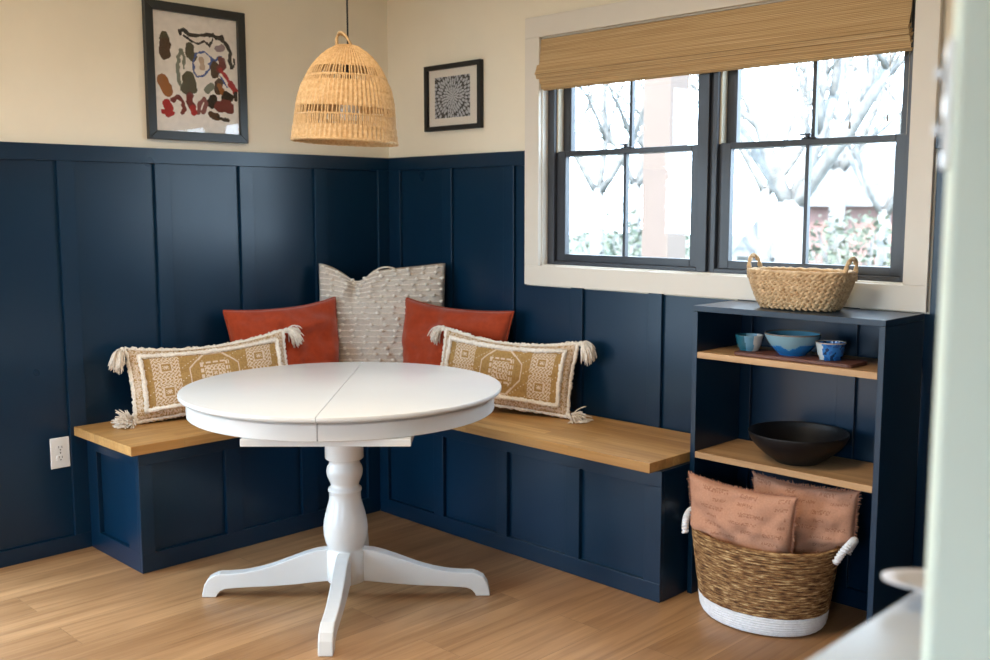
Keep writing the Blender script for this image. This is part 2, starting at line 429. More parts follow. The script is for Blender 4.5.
# ------------------------------------------------------------------ L-shaped storage bench
SEAT_T, SEAT_B = .5107, .4746
D, D2, L1, L2 = .4705, .463, 1.611, 2.033
def bench():
    f = .018
    t = thing('storage_bench', 'navy panelled bench with oak top along the left wall', 'bench', (0, 0, 0))
    x0 = T+.002
    obj('box', MB().box(x0, D-f, -L1+f, -.022, .001, SEAT_B-.001), M['navy'], t)
    y0, y1 = -L1, -.463
    obj('rail', MB().box(D-f, D, y0, y1, .001, .073), M['navy'], t, bevel=.001)
    obj('rail', MB().box(D-f, D, y0, y1, .419, SEAT_B-.001), M['navy'], t, bevel=.001)
    for a, b in ((y0,-1.5566),(-1.2464,-1.1738),(-.8815,-.803),(-.5266,y1)):
        obj('stile', MB().box(D-f, D, a, b, .073, .419), M['navy'], t, bevel=.001)
    obj('rail', MB().box(x0, D-f, -L1, -L1+f, .001, .078), M['navy'], t, bevel=.001)
    obj('rail', MB().box(x0, D-f, -L1, -L1+f, .414, SEAT_B-.001), M['navy'], t, bevel=.001)
    for a, b in ((x0,.105),(.365,D-f)):
        obj('stile', MB().box(a, b, -L1, -L1+f, .078, .414), M['navy'], t, bevel=.001)
    o = obj('seat_top', MB().box(x0, .5225, -1.661, -.022, SEAT_B, SEAT_T), M['block_y'], t, bevel=.002)
    o['label'] = 'oak butcher block seat board'
    t2 = thing('storage_bench', 'navy panelled bench with oak top under the window wall', 'bench', (0, 0, 0))
    xa = D+.002
    obj('box', MB().box(.53, L2-f*0, -D2+f, -.022, .001, SEAT_B-.001), M['navy'], t2)
    obj('rail', MB().box(xa, L2, -D2, -D2+f, .001, .068), M['navy'], t2, bevel=.001)
    obj('rail', MB().box(xa, L2, -D2, -D2+f, .416, SEAT_B-.001), M['navy'], t2, bevel=.001)
    for a, b in ((xa,.533),(.8427,.903),(1.2275,1.2815),(1.5919,1.6603),(1.9621,L2)):
        obj('stile', MB().box(a, b, -D2, -D2+f, .068, .416), M['navy'], t2, bevel=.001)
    o = obj('seat_top', MB().box(.5235, 2.019, -.5152, -.022, SEAT_B, SEAT_T), M['block_x'], t2, bevel=.002)
    o['label'] = 'oak butcher block seat board'
bench()

# ------------------------------------------------------------------ pedestal table
def table():
    cx, cy, H, R = 1.185, -1.187, .764, .556
    t = thing('pedestal_table', 'round white pedestal dining table standing in front of the corner bench', 'table', (cx, cy, 0), (0,0,radians(45)))
    # local +x = across the seam; seam runs along local y
    rim = [(0,.030),(R-.026,.030),(R-.026,.018),(R-.003,.016),(R,.012),(R,.005),(R-.002,.0015),(R-.007,0),(0,0)]
    for sgn in (1, -1):
        n = 64; vs = []; fs = []
        prof = [(r, H-d) for r, d in rim]
        g = .0012
        for r, z in prof:
            for k in range(n+1):
                a = -pi/2 + pi*k/n
                vs.append((sgn*(r*cos(a)+g), r*sin(a)*1.0, z))
        m = len(prof)
        for i in range(m-1):
            for k in range(n):
                q = (i*(n+1)+k, i*(n+1)+k+1, (i+1)*(n+1)+k+1, (i+1)*(n+1)+k)
                fs.append(q if sgn > 0 else tuple(reversed(q)))
        # close the seam face
        loop = [i*(n+1) for i in range(1, m-1)]; loop2 = [i*(n+1)+n for i in range(1, m-1)]
        fs.append(tuple(loop+list(reversed(loop2))) if sgn > 0 else tuple(reversed(loop+list(reversed(loop2)))))
        obj('tabletop_leaf', MB().add(vs, fs), M['white_table'], t, autosm=40)
        ap = MB(); vs = []; fs = []
        for r, z in ((.530,H-.0185),(.530,.686),(.528,.684),(.508,.684),(.508,H-.0315)):
            for k in range(n+1):
                a = -pi/2+pi*k/n; vs.append((sgn*(r*cos(a)+g), r*sin(a), z))
        for i in range(4):
            for k in range(n):
                q = (i*(n+1)+k, (i+1)*(n+1)+k, (i+1)*(n+1)+k+1, i*(n+1)+k+1)
                fs.append(q if sgn < 0 else tuple(reversed(q)))
        obj('apron', MB().add(vs, fs), M['white_table'], t, autosm=40)
    obj('support_board', MB().box(-.244, .277, -.490, .490, .660, .6835), M['white_table'], t, bevel=.002)
    prof = [(0,.6595),(.068,.6595),(.068,.506),(.064,.502),(.056,.499),(.0535,.492),(.0555,.484),(.061,.475),(.064,.463),(.064,.452),(.0615,.440),(.056,.426),(.0505,.414),(.0495,.407),(.052,.401),(.058,.397),(.0600,.391),(.0590,.386),(.0560,.383),(.0560,.372),(.0555,.368),(.0575,.352),(.063,.332),(.0705,.305),(.0765,.278),(.0790,.252),(.0775,.228),(.073,.205),(.067,.189),(.0625,.180),(.0625,.174),(.069,.168),(.069,.060),(.064,.055),(0,.055)]
    obj('pedestal', MB().lathe(list(reversed(prof)), 64), M['white_table'], t, autosm=50)
    top = [(.060,.176),(.10,.171),(.14,.160),(.19,.142),(.25,.119),(.31,.101),(.37,.090),(.42,.086),(.452,.086),(.47,.080),(.492,.068),(.506,.045),(.513,.015),(.515,0)]
    bot = [(.464,0),(.460,.010),(.450,.022),(.432,.030),(.39,.034),(.33,.037),(.26,.040),(.18,.046),(.11,.054),(.060,.058)]
    poly = top+bot
    for k in range(4):
        a = radians(225.72-45+90*k); m = MB(); w = .0235
        n = len(poly)
        m.add([(r,-w,z) for r,z in poly]+[(r,w,z) for r,z in poly],
              [(i,(i+1)%n,n+(i+1)%n,n+i) for i in range(n)])
        # side caps as quads between top and bottom outlines
        def strip(off, flip):
            nt, nb = len(top), len(bot)
            Lt = list(range(nt)); Lb = list(range(n-1, nt-1, -1))
            fs = []; i = j = 0
            while i < nt-1 or j < nb-1:
                if j >= nb-1 or (i < nt-1 and poly[Lt[i+1]][0] <= poly[Lb[j+1]][0]):
                    f = (Lt[i], Lt[i+1], Lb[j]); i += 1
                else:
                    f = (Lt[i], Lb[j+1], Lb[j]); j += 1
                f = tuple(off+q for q in f)
                fs.append(tuple(reversed(f)) if flip else f)
            return fs
        m.f += strip(0, True) + strip(n, False)
        m.xf(Matrix.Rotation(a, 4, 'Z'))
        obj('leg', m, M['white_table'], t, bevel=.004)
table()

# ------------------------------------------------------------------ cushions
class Pillow:
    def __init__(s, w, h, t, pinch=.05, pz=None, p=.42, seed=0, wr=.006, dent=None, tilt=0, taper=0.0, dx=0.0):
        s.w, s.h, s.t, s.px, s.pz, s.p, s.seed, s.wr, s.dent, s.tilt, s.taper, s.dx = w, h, t, pinch, pinch if pz is None else pz, p, seed, wr, dent, tilt, taper, dx
    def pt(s, u, v, side=-1, lift=0.0):
        x = s.w/2*u*(1-s.px*(1-v*v)); q = min(1, max(0, .12-v)/.75); x = x*(1-s.taper*q)+s.dx*q; z = s.h/2*v*(1-s.pz*(1-u*u))
        e = max(0., (1-abs(u)**2.2)*(1-abs(v)**2.2))**s.p
        y = s.t/2*e
        n = noise.noise(Vector((u*2.2+s.seed*3.7, v*2.0*s.h/s.w*1.6, side*2.0+s.seed)))
        n2 = noise.noise(Vector((u*5+s.seed, v*4.5-s.seed, side*3.1)))
        y += (n*1.6+n2*.6)*s.wr*min(1, e*1.6)
        if s.dent: 
            dz, dy = s.dent(u, v, side); z += dz; y += dy*min(1., e*1.5)
        y += lift
        if s.tilt:
            x, z = x*cos(s.tilt)-z*sin(s.tilt), x*sin(s.tilt)+z*cos(s.tilt)
        return Vector((x, side*max(y, .0)+0.0, z))
    def mesh(s, nx, ny):
        m = MB(); vs = []; idx = {}
        for side in (-1, 1):
            for j in range(ny+1):
                for i in range(nx+1):
                    u, v = -1+2*i/nx, -1+2*j/ny
                    if side == 1 and (i in (0,nx) or j in (0,ny)): idx[(1,i,j)] = idx[(-1,i,j)]; continue
                    idx[(side,i,j)] = len(vs); vs.append(s.pt(u, v, side))
        fs = []; info = []
        for side in (-1, 1):
            for j in range(ny):
                for i in range(nx):
                    q = [idx[(side,i,j)], idx[(side,i+1,j)], idx[(side,i+1,j+1)], idx[(side,i,j+1)]]
                    fs.append(tuple(q) if side == -1 else tuple(reversed(q)))
                    info.append((side, -1+2*(i+.5)/nx, -1+2*(j+.5)/ny))
        m.add(vs, fs); return m, info
    def rim(s, k, side=-1, lift=0.0, n=160):
        # closed loop at |u|,|v| = k  (k may be a pair)
        ku, kv = k if isinstance(k, tuple) else (k, k)
        pts = []; a = s.w*ku; b = s.h*kv; per = 2*(a+b)
        for i in range(n):
            d = per*i/n
            if d < a: u, v = -ku+2*ku*d/a, -kv
            elif d < a+b: u, v = ku, -kv+2*kv*(d-a)/b
            elif d < 2*a+b: u, v = ku-2*ku*(d-a-b)/a, kv
            else: u, v = -ku, kv-2*kv*(d-2*a-b)/b
            pts.append(s.pt(u, v, side, lift))
        return pts

def settle(root, mb, lean, yaw, xy, z0, walls, extra=0.002):
    """rotate, then drop onto z0 and push clear of the wall planes (each: normal x, normal y, offset)"""
    root.rotation_euler = (-lean, 0, yaw)
    R = root.rotation_euler.to_matrix()
    P = [R @ Vector(p) for p in mb.v]
    loc = Vector((xy[0], xy[1], z0 - min(p.z for p in P) + extra))
    for nx, ny, off in walls:
        d = min((p.x+loc.x)*nx + (p.y+loc.y)*ny for p in P) - off - extra
        if d < 0: loc.x -= nx*d; loc.y -= ny*d
    root.location = loc
    return Matrix.Translation(loc) @ R.to_4x4()

WALL_L = (1, 0, T); WALL_B = (0, -1, T)

def tassel(root, Mx, name, start, direction, length, floor_z, seed, spread=.8, n=120, grav=.9):
    rg = random.Random(seed); m = MB()
    p0 = Vector(start); d0 = Vector(direction).normalized()
    # cord and bound head
    m.tube([p0-d0*.006, p0, p0+d0*.012], .005, 8, jit=.15, rg=rg)
    h = p0+d0*.018; h.z = max(h.z, floor_z+.0145)
    m.ball(h, .0125, .0125, .0125, 10, 7)
    for k in range(n):
        dv = Vector((rg.gauss(0,1), rg.gauss(0,1), rg.gauss(0,1))).normalized()*spread*rg.random()**.5
        v = (d0+dv).normalized(); p = h+v*.006; L = length*1.25*rg.uniform(.7,1.05); st = 6; pts = [p.copy()]
        for i in range(st):
            v = (v + Vector((rg.uniform(-.16,.16), rg.uniform(-.16,.16), -grav*.35+rg.uniform(-.12,.12)))).normalized()
            p = p + v*L/st
            if p.z < floor_z+.004: p.z = floor_z+.004+rg.uniform(0,.004); v.z = abs(v.z)*.2
            if p.x < T+.006: p.x = T+.006
            if p.y > -T-.006: p.y = -T-.006
            pts.append(p.copy())
        m.tube(pts, [.0026]*st+[.0016], 5, rg=rg)
    m.xf(Mx.inverted())
    return obj(name, m, M['yarn'], root, smooth=True)

GOLD, GOLD2, PALE, PALE2 = (.40,.24,.085), (.35,.205,.07), (.68,.53,.40), (.56,.41,.27)
def kilim(u, v):
    """flat woven motif of the lumbar cushions"""
    rg = noise.noise(Vector((u*40, v*20, 1)))
    gx, gy = int((u+1)*78), int((v+1)*34)
    if abs(u) > .885 or abs(v) > .77:
        h = math.sin(gx*12.9898+gy*78.233)*43758.5453; h -= math.floor(h)
        return GOLD if h < .16 or (gx % 6 == 0 and gy % 4 < 2) else PALE2 if h < .5 else PALE
    base = GOLD if rg > -.1 else GOLD2
    def key(dx, dy, s):            # concentric stepped squares
        r = max(abs(dx), abs(dy))
        if r > s: return None
        k = int(r/s*9)
        if k in (8, 6): return PALE if (gx+gy) % 4 else base
        if k == 7: return base if (gx*3+gy) % 4 < 2 else PALE
        if k in (5, 4): return PALE if (gx//2+gy//2) % 2 else base
        if k == 3: return PALE
        if k == 2: return base
        return PALE if k == 0 or (gx+gy) % 2 else base
    X, Y = u*1.0, v*.46           # roughly square units
    for cxk in (-.60, .60):
        for cyk in (-.163, .163):
            c = key((X-cxk)*.86, Y-cyk, .146)
            if c: return c
    for cxk in (-.60, .60):        # little key hooks between squares
        if abs(Y) < .014+.0 and abs(X-cxk) < .13: return PALE if gx % 4 < 2 else base
    # central octagon medallion
    r = max(abs(X), abs(Y)*1.0, (abs(X)+abs(Y))*.74)
    if r < .325:
        k = r/.325
        if k > .93: return PALE
        if k > .80: return base
        c = key(X, Y, .125)
        if c: return c
        if abs(abs(X)-.165) < .03 and (gy % 6) < 4: return PALE if (gx % 4) < 3 else base
        if abs(abs(Y)-.165) < .028 and (gx % 7) < 5: return PALE if gy % 3 < 2 else base
        return base
    if (gx*5+gy*11) % 37 == 0: return PALE
    return base

def lumbar(label, wdt, hgt, lean, yaw, xy, walls, tassels, seed, tilt=0, sag=.0):
    t = thing('lumbar_cushion', label, 'cushion', group='tasselled lumbar cushions')
    def dent(u, v, side): return (-sag*(1-u*u)*max(0,v)**2, 0)
    P = Pillow(wdt, hgt, .135, .03, .045, .40, seed, .006, dent, tilt)
    m, info = P.mesh(156, 68)
    Mx = settle(t, m, lean, yaw, xy, SEAT_T, walls, .0125)
    cols = [kilim(u, v) if s < 0 else (.45,.30,.15) for s, u, v in info]
    obj('cover', m, M['kilim'], t, smooth=True, cols=cols)
    rg = random.Random(seed)
    tr = MB().tube(P.rim((.885,.77), -1, .003, 240), .0095, 8, closed=True, jit=.38, rg=rg)
    obj('yarn_border', tr, M['yarn'], t, smooth=True)
    rm = P.rim(1.0, -1, 0, 260)
    tr = MB().tube(rm, .0105, 8, closed=True, jit=.45, rg=rg)
    obj('fringe_edge', tr, M['yarn'], t, smooth=True)
    for i, (u, v, d, L, g) in enumerate(tassels):
        p = Mx @ P.pt(u, v, -1)
        tassel(t, Mx, 'tassel', p, d, L, SEAT_T, seed*10+i, grav=g)
    return t
lumbar('tasselled gold lumbar cushion leaning on the left wall above the bench end', .66, .300, radians(15), radians(74), (.215, -1.148), [WALL_L],
       [(-1,1,(.35,-.9,-.1),.075,1.3),(-1,-1,(.35,-1,.2),.062,.1),(1,1,(.3,1,0),.07,.9),(1,-1,(.3,1,.1),.06,.2)], 3, radians(3.2), .03)
lumbar('tasselled gold lumbar cushion on the right bench below the window corner', .60, .305, radians(14), radians(24), (1.052, -.235), [WALL_B],
       [(-1,1,(-.8,-.3,.1),.065,1.2),(1,1,(.9,.1,.05),.075,1.2),(1,-1,(1,-.15,.05),.075,.3),(-1,-1,(-.9,-.2,.1),.06,.2)], 5, radians(-3.6), .03)

def rust(label, w, h, lean, yaw, xy, walls, seed, tilt, dent=None, dx=0):
    t = thing('throw_cushion', label, 'cushion', group='plain rust cushions')
    P = Pillow(w, h, .16, .07, .09, .45, seed, .019, dent, tilt, .05, dx)
    m, info = P.mesh(64, 56)
    Mx = settle(t, m, lean, yaw, xy, SEAT_T, walls, .004)
    obj('cover', m, M['rust'], t, smooth=True)
    obj('piped_seam', MB().tube(P.rim(1.0, -1, 0, 150), .0042, 6, closed=True), M['rust'], t, smooth=True)
rust('plain rust cushion against the left wall behind the tasselled lumbar', .53, .435, radians(14), radians(76), (.19, -.752), [WALL_L], 11, radians(2.6),
     lambda u, v, s: (.012*max(0,u)**3*max(0,v)**2, .012*sin(u*6+2)*max(0, v)), -.018)
rust('plain rust cushion against the window wall, right of the cream cushion', .56, .43, radians(14), radians(19), (.694, -.216), [WALL_B], 14, radians(-2.0),
     lambda u, v, s: (.016*max(0,-u)**2*max(0,v)**2-.006*max(0,u)*max(0,v), .014*sin(u*7+1)*max(0, v)), .022)

def corner_cushion():
    t = thing('throw_cushion', 'large cream cushion with rows of bobbles standing in the bench corner', 'cushion')
    def dent(u, v, side):
        # chopped top edge: a dip left of the middle with a crease running down from it
        vv = max(0, v)
        dip = math.exp(-((u+.38)/.21)**2)*vv**3
        slope = max(0, min(1, (.95-u)/1.4))*(1-math.exp(-((u+1)/.30)**2))*vv**3
        line = -.40-.10*(1-v)
        crease = math.exp(-((u-line)/.09)**2)*vv**1.5 if side < 0 else 0
        bulge = math.exp(-((u-line-.22)/.16)**2)*vv**1.5 if side < 0 else 0
        crease2 = math.exp(-((u-.62)/.13)**2)*vv**2 if side < 0 else 0
        return (-.045*dip-.038*slope, -.10*crease+.018*bulge-.02*crease2)
    P = Pillow(.60, .61, .145, .02, .01, .36, 21, .010, dent, 0)
    m, info = P.mesh(70, 70)
    Mx = settle(t, m, radians(7), radians(45), (.30, -.30), SEAT_T, [WALL_L, WALL_B], .006)
    obj('cover', m, M['oatmeal'], t, smooth=True)
    tf = MB(); rg = random.Random(4)
    for r in range(22):
        v = -.95+r*(1.9/21)
        pts = [P.pt(u, v, -1, .0012) for u in [-.97+1.94*i/50 for i in range(51)]]
        tf.tube(pts, .0024, 6, jit=.2, rg=rg)
        off = rg.uniform(0, .22)
        k = 0
        u = -.97+off
        while u < .97:
            if True:
                c = P.pt(u, v, -1, .008)
                e = Matrix.Rotation(rg.uniform(-.5,.5), 4, 'Y')
                tf.ball(c, rg.uniform(.009,.013), .011, rg.uniform(.007,.009), 8, 5, e)
            u += rg.uniform(.19, .25)
    obj('bobble_rows', tf, M['bobble'], t, smooth=True)
    for sgn in (-1, 1):     # bobbles that stick out along both side edges
        pass
    lp = MB(); pts = [P.pt(u, 1.0, 1) for u in (-.16,-.05,.07,.18)]
    a, b = P.pt(-.20, .97, -1), P.pt(.20, .99, -1)
    arc = [a.lerp(b, k/14)+Vector((0, .006, .020*sin(pi*k/14))) for k in range(15)]
    lp.tube(arc, .0042, 7)
    obj('top_loop', lp, M['yarn'], t, smooth=True)
corner_cushion()

# ------------------------------------------------------------------ wall outlet
def outlet():
    t = thing('power_outlet', 'white double power outlet on the navy left wall beside the bench', 'outlet', (.003, -1.715, .411))
    obj('cover_plate', MB().box(.0005, .0065, -.0385, .0385, -.062, .062), M['white_plastic'], t, bevel=.003)
    for z in (-.0205, .0205):
        m = MB()
        pts = []
        for k in range(32):
            a = 2*pi*k/32; y = .0172*cos(a); zz = max(-.0125, min(.0125, .0172*sin(a))); pts.append((y, zz))
        n = len(pts)
        m.add([(.0055,y,z+q) for y,q in pts]+[(.0085,y,z+q) for y,q in pts], [tuple(range(n,2*n)),tuple(reversed(range(n)))]+[(i,(i+1)%n,n+(i+1)%n,n+i) for i in range(n)])
        r = obj('receptacle', m, M['white_plastic'], t, bevel=.0008)
        sl = MB().box(.0083,.0089,-.0072,-.0052,z-.001,z+.008).box(.0083,.0089,.0052,.0072,z-.001,z+.007)
        sl.tube([(.0083,0,z-.0075),(.0089,0,z-.0075)], .0026, 12)
        obj('slots', sl, M['dark_slot'], r)
    obj('screw', MB().tube([(.006,0,0),(.0078,0,0)], .0028, 12), M['metal'], t)
outlet()

# ------------------------------------------------------------------ framed pictures
def grid_sheet(x0, x1, z0, z1, nx, ny, fn):
    m = MB(); vs = [(x0+(x1-x0)*i/nx, 0, z0+(z1-z0)*j/ny) for j in range(ny+1) for i in range(nx+1)]
    fs = []; cols = []
    for j in range(ny):
        for i in range(nx):
            a = j*(nx+1)+i; fs.append((a, a+1, a+nx+2, a+nx+1)); cols.append(fn((i+.5)/nx, (j+.5)/ny))
    m.add(vs, fs); return m, cols
def frame_bars(w, h, b, d):
    m = []
    for poly in ([(-w/2,-h/2),(w/2,-h/2),(w/2-b,-h/2+b),(-w/2+b,-h/2+b)], [(w/2,-h/2),(w/2,h/2),(w/2-b,h/2-b),(w/2-b,-h/2+b)],
                 [(w/2,h/2),(-w/2,h/2),(-w/2+b,h/2-b),(w/2-b,h/2-b)], [(-w/2,h/2),(-w/2,-h/2),(-w/2+b,-h/2+b),(-w/2+b,h/2-b)]):
        m.append(MB().prism(poly, 0, d).xf(Matrix(((1,0,0,0),(0,0,-1,0),(0,1,0,0),(0,0,0,1)))))
    return m

def big_picture():
    # canvas coordinates: x to the right, y down, both 0..1 of the sheet
    strokes = []
    def st(col, w, pts): strokes.append((srgb(*col)[:3], w, pts))
    blk, olive, brown, ochre, red, mar, blue, grey = (38,34,32), (72,70,52), (74,52,36), (150,92,40), (165,42,46), (110,48,48), (62,88,150), (120,125,110)
    st(blk,.016,[(.33,.18),(.32,.15),(.36,.13),(.42,.17),(.50,.17),(.60,.16),(.66,.15),(.74,.17),(.82,.16)])
    st(blk,.018,[(.66,.15),(.80,.17),(.88,.24),(.91,.32),(.90,.40),(.92,.46)])
    st(blk,.010,[(.36,.19),(.45,.24),(.52,.26),(.60,.22),(.66,.27),(.70,.20),(.71,.14)])
    st(blk,.011,[(.95,.37),(.96,.43),(.93,.47)])
    st(olive,.042,[(.14,.22),(.15,.28)]); st(brown,.050,[(.13,.34),(.14,.40),(.15,.30)])
    st(olive,.040,[(.43,.30),(.42,.36),(.46,.40)])
    st(grey,.017,[(.33,.34),(.29,.42),(.28,.55),(.29,.66),(.32,.74)]); st(grey,.013,[(.33,.34),(.36,.42),(.35,.52)])
    st(blue,.009,[(.47,.55),(.46,.45),(.50,.36),(.60,.33),(.68,.39),(.66,.50),(.58,.58),(.50,.60),(.47,.55)])
    st(blue,.011,[(.64,.45),(.72,.42),(.80,.36),(.74,.40),(.66,.44),(.70,.40)]); st(blue,.006,[(.72,.50),(.82,.62),(.86,.68)])
    st((190,165,145),.024,[(.56,.42),(.57,.50)])
    st((150,130,135),.030,[(.76,.28),(.81,.27)])
    st(olive,.060,[(.40,.62),(.42,.68),(.38,.72)]); st(olive,.03,[(.46,.74),(.40,.77)])
    st(ochre,.050,[(.10,.66),(.13,.72),(.16,.77)])
    st(brown,.042,[(.72,.47),(.71,.55)]); st(mar,.034,[(.80,.40),(.82,.46),(.77,.50)])
    st(red,.018,[(.78,.50),(.84,.56),(.88,.62),(.93,.68),(.94,.72)]); st(red,.030,[(.90,.64),(.95,.70)])
    st(brown,.040,[(.76,.64),(.75,.72)]); st(ochre,.026,[(.77,.68),(.79,.73)])
    st(grey,.034,[(.62,.72),(.67,.68)])
    st(blk,.046,[(.68,.82),(.66,.86)]); st(blk,.034,[(.85,.76),(.90,.79),(.82,.80)]); st(blk,.02,[(.96,.74),(.96,.80)])
    st(mar,.050,[(.76,.89),(.84,.88),(.88,.90)]); st(mar,.022,[(.80,.83),(.88,.84)])
    st(mar,.020,[(.21,.86),(.26,.82),(.32,.86),(.34,.94),(.31,.98)]); st(mar,.034,[(.42,.80),(.40,.86),(.44,.92)])
    st((130,80,80),.020,[(.50,.97),(.52,.88),(.58,.82),(.60,.88),(.56,.96)])
    st(red,.040,[(.14,.90),(.17,.95),(.16,.99)]); st(red,.030,[(.44,.93),(.45,.97)]); st(red,.02,[(.10,.98),(.20,.99)])
    st(brown,.034,[(.66,.985),(.72,1.0)]); st(blk,.016,[(.73,1.0),(.86,1.03)])
    paper = srgb(236,229,222)[:3]
    asp = 1.27
    nx, ny = 120, 152
    a = np.zeros((ny, nx, 3)); a[:] = paper
    yy, xx = np.mgrid[0:ny, 0:nx]; X = (xx+.5)/nx; Y = 1-(yy+.5)/ny
    jit = np.array([[noise.noise(Vector((i*.16, j*.16, 0)))*.014 for i in range(nx)] for j in range(ny)])
    for c, w, pts in strokes:
        for (xa, ya), (xb, yb) in zip(pts, pts[1:]):
            ya, yb = .03+ya*.82, .03+yb*.82; dx, dy = xb-xa, (yb-ya)*asp
            L = dx*dx+dy*dy+1e-9
            tt = np.clip(((X-xa)*dx+(Y-ya)*asp*dy)/L, 0, 1)
            d = np.sqrt((X-xa-tt*dx)**2+((Y-ya)*asp-tt*dy)**2)
            a[d + jit < w*1.22] = c
    a = np.clip(a*(1+jit[..., None]*6), 0, 1)
    t = thing('framed_picture', 'large abstract painting in a dark frame on the left wall', 'picture', (.001, -1.0555, 1.950), (0,0,radians(90)))
    w, h, b, d = .468, .564, .037, .024
    for m in frame_bars(w, h, b, d): obj('frame_bar', m, M['frame_pewter'], t, bevel=.002)
    obj('backing', MB().box(-w/2+.01, w/2-.01, -.006, -.001, -h/2+.01, h/2-.01), M['mat'], t)
    m, cols = grid_sheet(-w/2+b-.003, w/2-b+.003, -h/2+b-.003, h/2-b+.003, nx, ny, lambda u, v: a[min(ny-1,int(v*ny)), min(nx-1,int(u*nx))])
    m.v = [(x, -.008, z) for x, y, z in m.v]
    o = obj('painting', m, M['paper'], t, cols=cols); o['label'] = 'loose brush strokes in black, brown, red and blue on white paper'
    obj('glazing', MB().box(-w/2+b-.003, w/2-b+.003, -.014, -.012, -h/2+b-.003, h/2-b+.003), M['picture_glass'], t)
big_picture()

def small_picture():
    t = thing('framed_picture', 'small square black framed flower print on the window wall', 'picture', (.492, -.001, 1.897))
    w, h, b, d = .386, .305, .0215, .024
    for m in frame_bars(w, h, b, d): obj('frame_bar', m, M['frame_black'], t, bevel=.0015)
    obj('mount', MB().box(-w/2+.01, w/2-.01, -.008, -.001, -h/2+.01, h/2-.01), M['mat'], t)
    def petals(u, v):
        x, y = u-.50, v-.52
        r = hypot(x*1.25, y); a = atan2(y, x*1.25)
        k = 0
        for ring, (r0, n) in enumerate(((.06,8),(.13,13),(.21,19),(.30,25),(.40,31),(.52,37),(.64,43),(.78,50))):
            ph = ring*1.37
            q = (a+ph)/(2*pi)*n; i = math.floor(q); f = abs(q-i-.5)*2
            rr = r0*(1+.16*noise.noise(Vector((i*2.3, ring*3.1, 0))))
            wdt = .055
            tt = (r-rr)/wdt
            if -1.2 < tt < 1.0:
                e = (1-f) - max(0, tt)*.75
                if e > .22: k = max(k, .35+.5*(1-abs(tt)*.5)*(.5+.5*e))
        g = .03+k*.62
        return (g*.95, g*.97, g*1.05)
    m, cols = grid_sheet(-.130, .112, -.094, .096, 110, 86, petals)
    m.v = [(x, -.0086, z) for x, y, z in m.v]
    o = obj('print', m, M['paper'], t, cols=cols); o['label'] = 'grey close-up of many narrow petals'
    obj('glazing', MB().box(-w/2+b-.003, w/2-b+.003, -.014, -.012, -h/2+b-.003, h/2-b+.003), M['picture_glass'], t)
small_picture()

